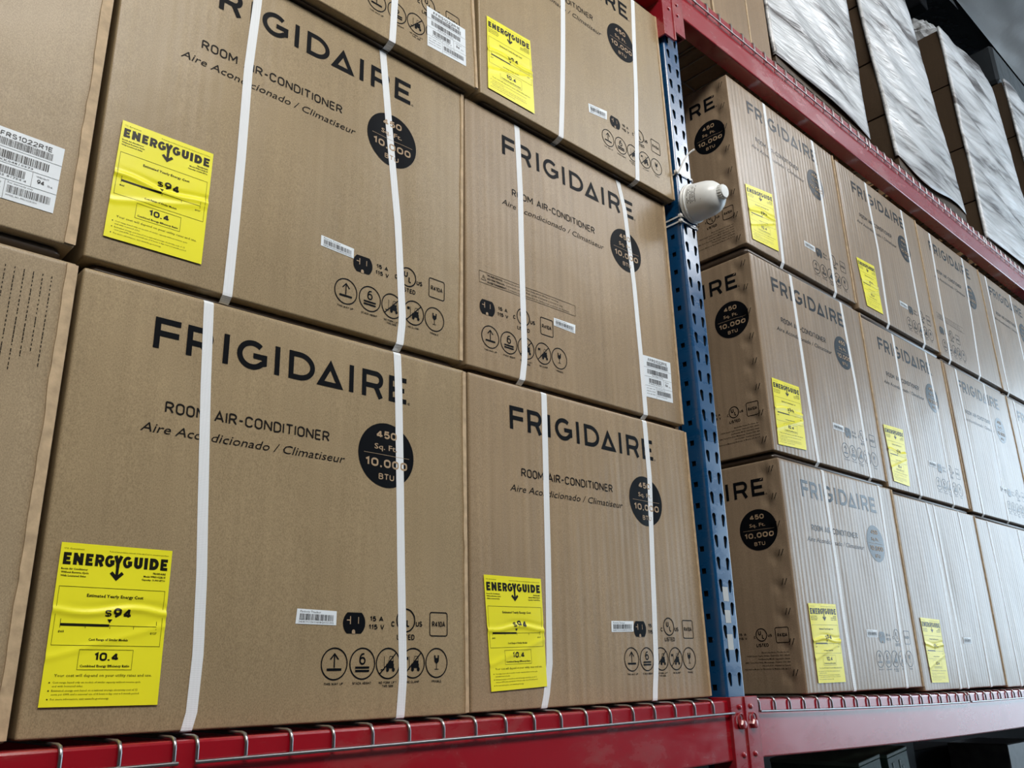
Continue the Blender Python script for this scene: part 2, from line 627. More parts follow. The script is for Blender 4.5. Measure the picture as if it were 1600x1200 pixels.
def _font():
    r = lambda cx, cy, rx, ry, a0, a1, n=8: arc(cx, cy, rx, ry, a0, a1, n)
    W = .56
    O = r(.28, .72, .28, .28, 0, 180, 10) + r(.28, .28, .28, .28, 180, 360, 10)
    g = {
        'A': (.66, [[(0, 0), (.33, 1), (.66, 0)], [(.11, .30), (.55, .30)]]),
        'B': (.54, [[(0, 0), (0, 1)], [(0, 1), (.28, 1)] + r(.28, .77, .24, .23, 85, -85) + [(0, .54)], [(.28, .54)] + r(.28, .27, .26, .27, 85, -85) + [(0, 0)]]),
        'C': (W, [r(.28, .72, .28, .28, 15, 180) + r(.28, .28, .28, .28, 180, 345)]),
        'D': (W, [[(0, 0), (0, 1)], [(0, 1), (.24, 1)] + r(.24, .68, .32, .32, 80, 0) + r(.24, .32, .32, .32, 0, -80) + [(.24, 0), (0, 0)]]),
        'E': (.48, [[(0, 0), (0, 1)], [(0, 1), (.48, 1)], [(0, .5), (.43, .5)], [(0, 0), (.48, 0)]]),
        'F': (.46, [[(0, 0), (0, 1)], [(0, 1), (.46, 1)], [(0, .5), (.40, .5)]]),
        'G': (W, [r(.28, .72, .28, .28, 20, 180) + r(.28, .28, .28, .28, 180, 350) + [(.56, .45), (.30, .45)]]),
        'H': (W, [[(0, 0), (0, 1)], [(W, 0), (W, 1)], [(0, .5), (W, .5)]]),
        'I': (.0, [[(0, 0), (0, 1)]]),
        'K': (.56, [[(0, 0), (0, 1)], [(.52, 1), (.02, .42)], [(.18, .60), (.56, 0)]]),
        'L': (.46, [[(0, 1), (0, 0)], [(0, 0), (.46, 0)]]),
        'M': (.72, [[(0, 0), (0, 1)], [(0, 1), (.36, .30), (.72, 1)], [(.72, 1), (.72, 0)]]),
        'N': (.60, [[(0, 0), (0, 1)], [(0, 1), (.60, 0)], [(.60, 0), (.60, 1)]]),
        'O': (W, [O + [O[0]]]),
        'P': (.54, [[(0, 0), (0, 1)], [(0, 1), (.28, 1)] + r(.28, .74, .26, .26, 85, -85) + [(0, .48)]]),
        'R': (.56, [[(0, 0), (0, 1)], [(0, 1), (.28, 1)] + r(.28, .74, .26, .26, 85, -85) + [(0, .48)], [(.28, .48), (.56, 0)]]),
        'S': (.52, [r(.26, .75, .25, .25, 25, 230) + r(.26, .26, .27, .26, 60, -155)]),
        'T': (.58, [[(0, 1), (.58, 1)], [(.29, 1), (.29, 0)]]),
        'U': (W, [[(0, 1), (0, .28)] + r(.28, .28, .28, .28, 190, 350) + [(W, .28), (W, 1)]]),
        'V': (.62, [[(0, 1), (.31, 0), (.62, 1)]]),
        'W': (.88, [[(0, 1), (.22, 0), (.44, .85), (.66, 0), (.88, 1)]]),
        'Y': (.60, [[(0, 1), (.30, .45)], [(.60, 1), (.30, .45)], [(.30, .45), (.30, 0)]]),
        '0': (.52, [r(.26, .70, .26, .30, 0, 180) + r(.26, .30, .26, .30, 180, 360) + [(.52, .70)]]),
        '1': (.26, [[(0, .80), (.22, 1), (.22, 0)]]),
        '2': (.50, [r(.25, .74, .25, .26, 170, -30) + [(0, 0), (.52, 0)]]),
        '3': (.50, [r(.25, .76, .23, .24, 150, -80), r(.25, .26, .25, .26, 80, -150)]),
        '4': (.58, [[(.40, 0), (.40, 1)], [(.40, .96), (.02, .26)], [(0, .24), (.60, .24)]]),
        '5': (.50, [[(.46, 1), (.07, 1), (.03, .55)] + r(.24, .32, .26, .32, 120, -150)]),
        '6': (.52, [[(.44, .97)] + r(.30, .45, .30, .5, 110, 175, 4) + r(.26, .30, .26, .30, 180, 540, 16)]),
        '7': (.50, [[(0, 1), (.50, 1), (.15, 0)]]),
        '8': (.52, [r(.26, .76, .23, .24, 0, 360, 14), r(.26, .27, .26, .27, 0, 360, 14)]),
        '9': (.52, [r(.26, .70, .26, .30, 0, 360, 16), [(.52, .68), (.50, .40), (.10, .02)]]),
        '-': (.30, [[(0, .45), (.30, .45)]]),
        '.': (.02, [[(0, -.10), (0, .10)]]),
        ',': (.08, [[(.06, .09), (.0, -.16)]]),
        '$': (.52, [r(.26, .75, .25, .25, 25, 230) + r(.26, .26, .27, .26, 60, -155), [(.26, -.12), (.26, 1.12)]]),
        '/': (.40, [[(0, -.05), (.40, 1.05)]]),
        ' ': (.22, []),
    }
    return g


SF = _font()


def stext(p, s, x0, y0, w, h, sw, right=None, gap=.26):
    """monoline sign lettering: total width w, cap height h, stroke sw"""
    hh = h - sw
    adv = [SF[c][0] for c in s]
    tot = sum(adv) * hh
    g = gap * hh
    n = len(s) - 1
    k = 1.0
    if w is None:
        w = tot + g * n + sw
    k = (w - sw) / (tot + g * n)
    if right is not None:
        x0 = right - w
    x = x0 + sw / 2
    for c, a in zip(s, adv):
        for pts in SF[c][1]:
            q = [(x + u * hh * k, y0 + sw / 2 + v * hh) for u, v in pts]
            if len(q) == 2 or c in 'ITLEFHN':
                # square ends reach the full cap height
                pass
            p.stroke(q, sw)
        x += (a * hh + g) * k
    return p


# nominal box front: 0.728 wide, 0.640 high; artwork in metres from the lower-left corner
BW, BH = 0.728, 0.640


def brand_art():
    p = P2()
    y0, y1, w = 0.5405, 0.5905, 0.0092
    for ch, a, b in (('F', .110, .150), ('R', .161, .204), ('I', .221, .230), ('G', .244, .297), ('I', .311, .320), ('D', .337, .387),
                     ('A', .390, .446), ('I', .457, .466), ('R', .484, .530), ('E', .543, .583)):
        letter(p, ch, a, b, y0, y1, w)
    p.ring(.5885, .5425, .0022, .0022, .0006, 12)
    p.text('R', .5875, .5413, .0020, .0024)
    return p.arr()


def name_art():
    p = P2()
    stext(p, 'ROOM AIR-CONDITIONER', .138, .4435, .283, .0178, .0026)
    p.text('Aire Acondicionado / Climatiseur', .105, .4110, .348, .0135, shear=0.25)
    return p.arr()


def badge_art():
    return P2().disc(.540, .438, .0605, .0585).arr()


def badge_text():
    p = P2()
    stext(p, '450', .516, .4675, .046, .0140, .0031)
    p.text('Sq. Ft.', .513, .4470, .050, .0095, bold=0.012)
    p.rect(.491, .4375, .590, .4382)
    stext(p, '10,000', .494, .4150, .092, .0150, .0033, gap=.30)
    stext(p, 'BTU', .523, .3930, .034, .0108, .0019)
    return p.arr()


def fork(p, cx, cy, clamp=False):
    p.rect(cx - .004, cy - .008, cx + .012, cy - .001)
    p.rect(cx + .001, cy - .001, cx + .011, cy + .004)
    p.disc(cx - .001, cy - .010, .003, .0035, 10, 1)
    p.disc(cx + .011, cy - .010, .003, .0035, 10, 1)
    p.stroke([(cx - .008, cy - .011), (cx - .008, cy + .011)], .0009)
    p.stroke([(cx + .001, cy + .003), (cx + .003, cy + .011), (cx + .010, cy + .011), (cx + .011, cy + .002)], .0008)
    if clamp:
        p.rect(cx - .016, cy + .005, cx - .010, cy + .010)
    else:
        p.stroke([(cx - .015, cy - .010), (cx - .008, cy - .010)], .0014)


def symbols_art(top=0.0):
    p = P2()
    y = .0865
    xs = (.448, .501, .552, .604, .655)
    for i, x in enumerate(xs):
        p.ring(x, y, .0238, .0238, .0021)
    x = xs[0]
    p.stroke([(x, y - .006), (x, y + .0145)], .0022)
    p.stroke([(x - .0075, y + .0065), (x, y + .0150), (x + .0075, y + .0065)], .0022)
    p.rect(x - .0135, y - .0105, x + .0135, y - .0068)
    x = xs[1]
    stext(p, '6', x - .0060, y - .0020, .0120, .0190, .0026)
    p.rect(x - .0135, y - .0078, x + .0135, y - .0045)
    p.rect(x - .0135, y - .0130, x + .0135, y - .0097)
    for x, cl in ((xs[2], False), (xs[3], True)):
        fork(p, x, y, cl)
        p.stroke([(x - .0165, y - .0165), (x + .0165, y + .0165)], .0021)
    x = xs[4]
    p.stroke([(x - .0040, y + .0125), (x - .0035, y + .003), (x, y), (x + .0035, y + .003), (x + .0040, y + .0125)], .0030)
    p.rect(x - .0030, y + .001, x + .0030, y + .008)
    p.stroke([(x, y), (x, y - .010)], .0014)
    p.stroke([(x - .0045, y - .0105), (x + .0045, y - .0105)], .0010)
    for x, t, w_ in ((xs[0], 'THIS WAY UP', .035), (xs[1], 'STACK HEIGHT', .036), (xs[2], 'NO FORK LIFT', .036), (xs[3], 'NO CLAMP', .026), (xs[4], 'FRAGILE', .021)):
        stext(p, t, x - w_ / 2, .0545, w_, .0038, .0007)
    stext(p, 'THIS SIDE', xs[2] - .0115, .0492, .023, .0036, .0007)
    # receptacle, ratings and approval marks; top = their shift on the rear print
    cx, cy = .4825 + top, .1495
    pts = arc(cx, cy, .0215, .0215, -50, 50, 8) + arc(cx, cy, .0215, .0215, 130, 230, 8)
    n = len(pts)
    p.add([(cx, cy)] + pts, [(0, 1 + k, 1 + (k + 1) % n) for k in range(n)])
    stext(p, '15 A', .513 + top, .1530, .027, .0080, .0017)
    stext(p, '115 V', .511 + top, .1400, .031, .0080, .0017)
    ul_art(p, .5875 + top, .1560)
    stext(p, 'US', .6085 + top, .1460, .0140, .0088, .0018)
    stext(p, 'C', .557 + top, .1450, .0068, .0088, .0018)
    r410(p, .6595 + top, .1510)
    return p.arr()


def ul_art(p, x, y, r=.0188):
    p.ring(x, y, r, r, .0024)
    stext(p, 'U', x - .0095, y - .001, .0090, .0125, .0026)
    stext(p, 'L', x + .0015, y - .0110, .0070, .0125, .0026)
    stext(p, 'LISTED', x - .0185, y - .0320, .037, .0090, .0017)


def r410(p, x, y):
    a, b, r = .0198, .0198, .004
    pts = []
    for (sx, sy, a0) in ((1, 1, 0), (-1, 1, 90), (-1, -1, 180), (1, -1, 270)):
        pts += arc(x + sx * (a - r), y + sy * (b - r), r, r, a0, a0 + 90, 4)
    p.stroke(pts, .0018, True)
    stext(p, 'R410A', x - .0150, y - .0045, .030, .0092, .0016)


def socket_knock():
    p = P2()
    cx, cy = .4825, .1495
    p.rect(cx - .0085, cy - .002, cx - .0068, cy + .0105)
    p.rect(cx - .0145, cy + .0035, cx - .0085, cy + .0052)
    p.rect(cx + .0072, cy - .001, cx + .0085, cy + .0095)
    p.disc(cx - .001, cy - .0135, .0032, .0032, 12, 1)
    p.rect(cx - .0042, cy - .0170, cx + .0022, cy - .0135)
    return p.arr()


def warning_art():
    p = P2()
    x0, x1, y0, y1 = .036, .332, .203, .229
    p.stroke([(x0, y0), (x1, y0), (x1, y1), (x0, y1)], .0008, True)
    p.stroke([(x0 + .006, y0 + .007), (x0 + .018, y0 + .007), (x0 + .012, y0 + .018)], .0009, True)
    p.text('!', x0 + .0113, y0 + .008, None, .0065, res=1)
    for k, (a, b, w_) in enumerate((('WARNING:', 'Contents are heavy. Get help when lifting or moving.', .225), ('ADVERTENCIA:', 'Contenido pesado. Pida ayuda al levantar o mover la caja.', .240),
                                    ('AVERTISSEMENT:', 'Contenu lourd. Demander de l\'aide pour soulever ou deplacer.', .262))):
        yy = y1 - .0075 - k * .0077
        p.text(a, x0 + .022, yy, .045 + .006 * k, .0042, bold=0.03, res=1)
        p.text(b, x0 + .070 + .006 * k, yy, w_ - .055 - .006 * k, .0042, res=1)
    return p.arr()


def address_art(right):
    p = P2()
    for k, (t, w_) in enumerate((('Electrolux Home Products, Inc.', .083), ('10200 David Taylor Drive, Charlotte, NC, 28262', .130), ('Distributed by: MDCE - Imported in Canada', .095),
                                 ('5855 Terry Fox Way, Mississauga, Ontario L5V 3E4', .138), ('905-565-9200 - Imprime au Canada', .085), ('Imported in Mexico by: Electrolux de Mexico, S.A. de C.V.', .142))):
        p.text(t, 0, .089 - k * .0086, w_, .0038, right=right, res=1, bold=0.01)
    return p.arr()


# energy label artwork in unit coordinates x width .149, height .206
LW, LH = .149, .206


def energy_art():
    p = P2()
    A = lambda a: a * LW
    B = lambda b: b * LH
    y0, y1, w = B(.862), B(.938), .0048
    seq = (('E', .030, .095), ('N', .115, .200), ('E', .220, .283), ('R', .302, .380), ('G', .388, .473), ('Y', .462, .548), ('G', .548, .633), ('U', .650, .728),
           ('I', .742, .778), ('D', .795, .880), ('E', .898, .965))
    for ch, a, b in seq:
        letter(p, ch, A(a), A(b), y0, y1, w * (0.86 if ch in 'RGE' else 1))
    cx = A(.505)
    p.stroke([(cx, B(.90)), (cx, B(.800))], .0040)
    p.stroke([(cx - A(.052), B(.828)), (cx, B(.790)), (cx + A(.052), B(.828))], .0045)
    p.text('U.S. Government', A(.03), B(.958), A(.17), .0022, res=1)
    p.text('Federal law prohibits removal of this label before consumer purchase.', A(.42), B(.958), A(.55), .0019, res=1)
    for k, t in enumerate(('Room Air Conditioner', 'Without Reverse Cycle', 'With Louvered Sides')):
        p.text(t, A(.025), B(.830 - .022 * k), A((.225, .235, .215)[k]), .0024, bold=0.03, res=1)
    for k, t in enumerate(('FRIGIDAIRE', 'Model FFRS1022R1E', 'Capacity: 10,000 BTUs')):
        p.text(t, 0, B(.832 - .022 * k), A((.12, .205, .220)[k]), .0024, bold=0.03, right=A(.955), res=1)
    lw = .0005
    p.stroke([(A(.03), B(.365)), (A(.965), B(.365)), (A(.965), B(.725)), (A(.03), B(.725))], lw, True)
    p.text('Estimated Yearly Energy Cost', A(.27), B(.665), A(.50), .0040, bold=0.025, res=1)
    stext(p, '$', A(.440), B(.545), A(.060), .0088, .0018)
    stext(p, '94', A(.515), B(.538), A(.165), .0132, .0030, gap=.30)
    p.add([(A(.470), B(.530)), (A(.515), B(.530)), (A(.4925), B(.505))], [(0, 2, 1)])
    p.rect(A(.08), B(.482), A(.492), B(.498), .01)
    p.rect(A(.492), B(.4885), A(.915), B(.4915), .01)
    for a, b0, b1 in ((.08, .470, .525), (.915, .470, .525), (.29, .470, .490), (.50, .470, .490), (.71, .470, .490)):
        p.rect(A(a) - .0003, B(b0), A(a) + .0003, B(b1))
    p.text('$65', A(.07), B(.442), A(.05), .0026, bold=0.02, res=1)
    p.text('$127', A(.865), B(.442), A(.06), .0026, bold=0.02, res=1)
    p.text('Cost Range of Similar Models', A(.33), B(.395), A(.34), .0031, bold=0.025, res=1)
    p.stroke([(A(.265), B(.218)), (A(.730), B(.218)), (A(.730), B(.340)), (A(.265), B(.340))], lw, True)
    stext(p, '10.4', A(.395), B(.272), A(.215), .0106, .0025, gap=.28)
    p.text('Combined Energy Efficiency Ratio', A(.285), B(.234), A(.425), .0030, bold=0.03, res=1)
    p.text('Your cost will depend on your utility rates and use.', A(.09), B(.176), A(.83), .0036, res=1)
    rows = (('Cost range based only on models of similar capacity without reverse cycle', .138, .74, True), ('and with louvered sides.', .116, .25, False),
            ('Estimated energy cost based on a national average electricity cost of 12', .090, .72, True), ('cents per kWh and a seasonal use of 8 hours a day over a 3 month period.', .068, .74, False),
            ('For more information, visit www.ftc.gov/energy.', .040, .48, True))
    for t, b, w_, bul in rows:
        p.text(t, A(.085), B(b), A(w_), .0023, res=1)
        if bul:
            p.disc(A(.06), B(b) + .001, .0009, .0009, 8, 1)
    return p.arr()


def bars(p, x0, x1, y0, y1, rnd, pitch=.00085):
    x = x0
    while x < x1:
        w = pitch * rnd.choice((0.5, 0.5, 1, 1.5))
        p.rect(x, y0, min(x + w, x1), y1, .02)
        x += w + pitch * rnd.choice((0.5, 0.7, 1.1))


SW, SH = .112, .109


def ship_art():
    p = P2()
    r = random.Random(4)
    stext(p, 'FFRS1022R1E', .018, .0955, .078, .0078, .0013)
    bars(p, .012, .098, .082, .0935, r)
    p.rect(0.0, .0785, SW, .0790)
    bars(p, .012, .096, .062, .0745, r, .0011)
    p.text('KK04810973', .030, .0570, .045, .0032, res=1)
    p.rect(0.0, .0545, SW, .0550)
    bars(p, .016, .066, .0385, .0505, r, .0010)
    p.text('0 58465 81754 4', .014, .0340, .055, .0032, res=1)
    p.rect(.0, .0300, SW, .0305)
    p.rect(.0755, .0300, .0760, .0545)
    p.rect(.0420, .0, .0425, .0300)
    p.text('WEIGHT', .081, .0480, .018, .0027, res=1)
    stext(p, '94', .083, .0380, .0105, .0074, .0014)
    p.text('lbs.', .098, .0380, .008, .0035, res=1)
    p.text('For warranty only', .046, .0255, .034, .0026, res=1)
    bars(p, .046, .105, .0110, .0230, r, .0010)
    p.text('MODEL NO. FFRS1022R1E00', .046, .0060, .042, .0026, res=1)
    for k, t in enumerate(('QTY / CANT 1 UNIT', 'MADE IN CHINA', 'HECHO EN CHINA')):
        p.text(t, .004, .022 - k * .007, .034, .0027, res=1)
    return p.arr()


TW, TH = .072, .023


def track_art():
    p = P2()
    r = random.Random(9)
    p.text('Factory Tracker', .006, .0178, .037, .0032, res=1)
    bars(p, .006, .066, .0062, .0160, r, .0009)
    p.text('340819113010608G0151302', .005, .0018, .062, .0032, res=1)
    return p.arr()


ART = dict(brand=brand_art(), name=name_art(), badge=badge_art(), badge_text=badge_text(), symbols=symbols_art(), symbols_back=symbols_art(-.042), knock=socket_knock(),
           warning=warning_art(), energy=energy_art(), ship=ship_art(), track=track_art())


def grid2(w, h, nx, ny):
    vs = [(w * i / nx, h * j / ny) for j in range(ny + 1) for i in range(nx + 1)]
    fs = [(j * (nx + 1) + i, j * (nx + 1) + i + 1, (j + 1) * (nx + 1) + i + 1, (j + 1) * (nx + 1) + i) for j in range(ny) for i in range(nx)]
    return np.array(vs), fs


# ---------------------------------------------------------------- the carton
class Carton:
    def __init__(self, x0, x1, z0, z1, y=0.0, depth=0.52, mat=0, corners=None, straps=(), rbot=0.003, rtop=0.006, hb=0.0, inset=.012, bulge=0.003,
                 label='', group=None, seed=0, left_detail=False, name='cardboard_box'):
        self.seed = seed
        self.rnd = random.Random(seed)
        c = corners or {}
        self.TL = np.array(c.get('TL', (x0, z1)), float)
        self.TR = np.array(c.get('TR', (x1, z1)), float)
        self.BR = np.array(c.get('BR', (x1, z0)), float)
        self.BL = np.array(c.get('BL', (x0, z0)), float)
        self.org = np.array([(self.BL[0] + self.BR[0]) / 2, y, (self.BL[1] + self.BR[1]) / 2])
        self.depth = depth
        self.rb, self.rt = rbot, rtop
        self.bulge = bulge
        self.hb, self.inset = hb, inset
        self.straps = [self.strap_path(s) for s in straps]
        self.left_detail = left_detail
        self.ph = [self.rnd.uniform(0, 6.28) for _ in range(6)]
        self.ink, self.inks = (M_INKG, M_INKSG) if mat == 3 else (M_INK, M_INKS)
        self.root = empty(name, tuple(self.org), label, 'box', group)
        self.body(mat)

    def strap_path(self, pts):
        """pts: list of world (x,z) -> u(v) table in nominal coords"""
        out = []
        for (x, z) in pts:
            t = (z - self.BL[1]) / (self.TL[1] - self.BL[1])
            xl = self.BL[0] + (self.TL[0] - self.BL[0]) * t
            xr = self.BR[0] + (self.TR[0] - self.BR[0]) * t
            out.append((t * BH, (x - xl) / (xr - xl) * BW))
        out.sort()
        return np.array(out)

    def su(self, k, v):
        s = self.straps[k]
        return np.interp(v, s[:, 0], s[:, 1])

    def bfun(self, u, v):
        u, v = np.asarray(u, float), np.asarray(v, float)
        s, t = np.clip(u / BW, 0, 1), np.clip(v / BH, 0, 1)
        env = np.sqrt(np.clip(np.sin(np.pi * s), 0, 1) * np.clip(np.sin(np.pi * t), 0, 1))
        b = self.bulge * env
        b = b + 0.0007 * env * (np.sin(5 * s * 3.1 + self.ph[0]) * np.cos(4 * t * 2.2 + self.ph[1]) + 0.8 * np.sin(11 * s + self.ph[2] + 3 * t))
        for k in range(len(self.straps)):
            b = b - 0.0022 * np.exp(-((u - self.su(k, v)) / 0.022) ** 2) * env
        return b

    def sfun(self, d, v):
        """dents on the left side panel by the punched slits"""
        d, v = np.asarray(d, float), np.asarray(v, float)
        r = 0 * d
        if self.left_detail:
            for k in range(8):
                vk = .055 + .0795 * k
                r = r - 0.0045 * np.exp(-((d - .050) / .012) ** 2 - ((v - vk + .012) / .014) ** 2)
                r = r + 0.0030 * np.exp(-((d - .024) / .010) ** 2 - ((v - vk) / .016) ** 2)
            r = r + 0.002 * np.sin(np.pi * np.clip(v / BH, 0, 1)) * np.clip(d / .1, 0, 1)
        return r

    def xz(self, u, v):
        s, t = np.asarray(u) / BW, np.asarray(v) / BH
        p = (np.outer((1 - s) * (1 - t), self.BL) + np.outer(s * (1 - t), self.BR) + np.outer(s * t, self.TR) + np.outer((1 - s) * t, self.TL))
        return p[:, 0], p[:, 1]

    def F(self, uv, off):
        """front panel map -> local 3D"""
        u, v = uv[:, 0], uv[:, 1]
        x, z = self.xz(u, v)
        y = -self.bfun(u, v) - off
        return np.stack([x - self.org[0], y, z - self.org[2]], 1)

    def Lf(self, sv, off):
        """left side panel map; s measured so that text reads towards the front edge: d = 0.638 - s"""
        d, v = .638 - sv[:, 0], sv[:, 1]
        x, z = self.xz(0 * d, v)
        return np.stack([x - self.org[0] - self.sfun(d, v) - off, d, z - self.org[2]], 1)

    def body(self, mi):
        W, H, D = BW, BH, self.depth
        hb = self.hb
        e = [0, .0015, .003, .0055, .009, .014, .020, .03]
        nu, nv = 24, 22
        us = sorted(set(e + [W - a for a in e] + [.03 + (W - .06) * i / nu for i in range(1, nu)]))
        lo = [hb + a for a in (0, .0012, .0025, .004, .007, .012, .02)]
        vs_ = sorted(set(lo + [H - a for a in e] + [hb + .02 + (H - hb - .05) * i / nv for i in range(1, nv)]))
        ds = [0, .0015, .003, .0055, .009, .014, .020, .03, .06, .15, .3, D - .02, D - .006, D]
        if self.left_detail:
            vs_ = sorted(set(lo + [H - a for a in e] + [hb + .02 + (H - hb - .05) * i / 66 for i in range(1, 66)]))
            ds = sorted(set([0, .0015, .003, .0055, .009, .014] + [.014 + .007 * i for i in range(1, 11)] + [.11, .15, .3, D - .02, D - .006, D]))
        nU, nV, nD = len(us), len(vs_), len(ds)
        idx, P = {}, []

        def vid(i, j, k):
            key = (i, j, k)
            if key not in idx:
                idx[key] = len(P)
                P.append((us[i], ds[j], vs_[k]))
            return idx[key]
        fs = []
        for k in range(nV - 1):
            for i in range(nU - 1):
                fs.append((vid(i, 0, k), vid(i + 1, 0, k), vid(i + 1, 0, k + 1), vid(i, 0, k + 1)))
                fs.append((vid(i, nD - 1, k), vid(i, nD - 1, k + 1), vid(i + 1, nD - 1, k + 1), vid(i + 1, nD - 1, k)))
            for j in range(nD - 1):
                fs.append((vid(0, j, k), vid(0, j, k + 1), vid(0, j + 1, k + 1), vid(0, j + 1, k)))
                fs.append((vid(nU - 1, j, k), vid(nU - 1, j + 1, k), vid(nU - 1, j + 1, k + 1), vid(nU - 1, j, k + 1)))
        for j in range(nD - 1):
            for i in range(nU - 1):
                fs.append((vid(i, j, 0), vid(i, j + 1, 0), vid(i + 1, j + 1, 0), vid(i + 1, j, 0)))
                fs.append((vid(i, j, nV - 1), vid(i + 1, j, nV - 1), vid(i + 1, j + 1, nV - 1), vid(i, j + 1, nV - 1)))
        P = np.array(P)
        r0 = .0045
        r = np.stack([np.full(len(P), r0 * .8), np.full(len(P), r0), np.where(P[:, 2] < H / 2, self.rb, self.rt)], 1)
        dims = np.array([W, D, H])
        base = np.array([0, 0, hb])
        inner = np.minimum(np.maximum(P, base + r), dims - r)
        q = (P - inner) / r
        mx = np.abs(q).max(1)
        ln = np.linalg.norm(q, axis=1)
        q = q / np.maximum(ln, 1e-9)[:, None] * mx[:, None]
        Q = inner + q * r
        front = np.clip(1 - Q[:, 1] / .02, 0, 1)
        left = np.clip(1 - Q[:, 0] / .02, 0, 1)
        x, z = self.xz(Q[:, 0], Q[:, 2])
        y = Q[:, 1] - self.bfun(Q[:, 0], Q[:, 2]) * front
        x = x - self.sfun(Q[:, 1], Q[:, 2]) * left
        V = np.stack([x - self.org[0], y, z - self.org[2]], 1)
        self.shell = mesh_obj('carton_shell', V, fs, M_BOX[mi], self.root, smooth=True)
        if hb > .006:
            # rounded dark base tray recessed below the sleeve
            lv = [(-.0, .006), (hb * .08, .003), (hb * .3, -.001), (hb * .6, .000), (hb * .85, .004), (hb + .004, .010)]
            V, Fs = [], []
            for (v, ins) in lv:
                g = self.inset + ins
                for (u, d) in ((g + .012, g), (W - g - .012, g), (W - g - .003, g + .003), (W - g, g + .014), (W - g, D - g), (g, D - g), (g, g + .014), (g + .003, g + .003)):
                    x, z = self.xz(np.array([u]), np.array([v]))
                    V.append((x[0] - self.org[0], d, z[0] - self.org[2]))
            for i in range(len(lv) - 1):
                for k in range(8):
                    k2 = (k + 1) % 8
                    Fs.append((i * 8 + k, i * 8 + k2, (i + 1) * 8 + k2, (i + 1) * 8 + k))
            Fs += [tuple(range(8))[::-1], tuple((len(lv) - 1) * 8 + k for k in range(8))]
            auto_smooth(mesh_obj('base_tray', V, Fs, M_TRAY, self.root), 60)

    def art(self, name, key, mat, off=.0006, where='F', tr=None, parent=None, label=None):
        v, f = ART[key] if isinstance(key, str) else key
        v = v.copy()
        if tr is not None:
            v = v + np.array(tr)
        V = (self.F if where == 'F' else self.Lf)(v, off)
        o = mesh_obj(name, V, f, mat, parent or self.root)
        if label:
            o['label'] = label
        return o

    def sticker(self, name, art, w, h, quad, mat, ink, label, wrinkle=0.0, nx=14, ny=18, sub='label_lettering'):
        """quad: TL,TR,BR,BL as world (x,z) on the box front"""
        Q = [np.array(self.inv(q)) for q in quad]
        rnd = random.Random(self.seed + 5)
        t0, t1, t2 = rnd.uniform(.50, .60), rnd.uniform(.2, .3), rnd.uniform(0, 6)

        def mp(v, off):
            s, t = v[:, 0] / w, v[:, 1] / h
            p = (np.outer((1 - s) * t, Q[0]) + np.outer(s * t, Q[1]) + np.outer(s * (1 - t), Q[2]) + np.outer((1 - s) * (1 - t), Q[3]))
            wr = wrinkle * (np.exp(-((t - t0 - .02 * np.sin(7 * s + t2)) / .018) ** 2) + .6 * np.exp(-((t - t1 - .22 * s) / .02) ** 2)
                            - .6 * np.exp(-((t - t0 - .04 - .02 * np.sin(7 * s + t2)) / .02) ** 2) * np.clip(s * 2, 0, 1))
            return self.F(p, off + np.abs(wrinkle) * .8 + wr)
        gv, gf = grid2(w, h, nx, ny)
        st = mesh_obj(name, mp(gv, .0007), gf, mat, self.root, smooth=True)
        st['label'] = label
        v, f = ART[art]
        mesh_obj(sub, mp(v, .00105), f, ink, st)
        return st

    def inv(self, q):
        x, z = q
        s, t = .5, .5
        for _ in range(12):
            zb = self.BL[1] + (self.BR[1] - self.BL[1]) * s
            zt = self.TL[1] + (self.TR[1] - self.TL[1]) * s
            t = (z - zb) / (zt - zb)
            xl = self.BL[0] + (self.TL[0] - self.BL[0]) * t
            xr = self.BR[0] + (self.TR[0] - self.BR[0]) * t
            s = (x - xl) / (xr - xl)
        return (s * BW, t * BH)

    def add_straps(self, width=.0165):
        for k in range(len(self.straps)):
            path = []
            t = .0012
            ut = float(self.su(k, BH))
            ub = float(self.su(k, 0.0))
            rb, hb, ins = self.rb, self.hb, self.inset
            path += [(ut, .12, BH + .0008, 0, 0), (ut, .03, BH + .0008, 0, 0), (ut, .008, BH + .0008, 0, 0), (ut, .0015, BH - .001, 0, 0)]
            vv = np.linspace(BH - .006, hb + rb + .002, 34)
            for v in vv:
                path.append((float(self.su(k, v)), -float(self.bfun(self.su(k, v), v)) - t, v, 0, 0))
            if hb > .006:
                path += [(ub, -.0008, hb + .0005, 0, 0), (ub, .003, hb * .80, 0, 0), (ub, .0085, hb * .45, 0, 0), (ub, .016, hb * .15, 0, 0), (ub, .030, -.0006, 0, 0)]
            else:
                for a in (30, 60, 90):
                    a = math.radians(a)
                    path.append((ub, rb - (rb + t) * math.cos(a), rb - (rb + t) * math.sin(a), 0, 0))
            path.append((ub, .10, -.0010, 0, 0))
            V, Fs = [], []
            n = len(path)
            for i, (u, y, v, _, _) in enumerate(path):
                for du, dt in ((-width / 2, 0), (width / 2, 0)):
                    x, z = self.xz(np.array([u + du]), np.array([min(max(v, -.01), BH + .01)]))
                    V.append((x[0] - self.org[0], y, z[0] - self.org[2]))
            P = np.array(V).reshape(n, 2, 3)
            mid = P.mean(1)
            T = np.gradient(mid, axis=0)
            T /= np.linalg.norm(T, axis=1)[:, None]
            side = P[:, 1] - P[:, 0]
            side /= np.linalg.norm(side, axis=1)[:, None]
            nrm = np.cross(T, side)
            nrm /= np.linalg.norm(nrm, axis=1)[:, None]
            inn = P - nrm[:, None, :] * .0007 * (1 if nrm[n // 2][1] < 0 else -1)
            allv = np.concatenate([P.reshape(-1, 3), inn.reshape(-1, 3)])
            m = 2 * n
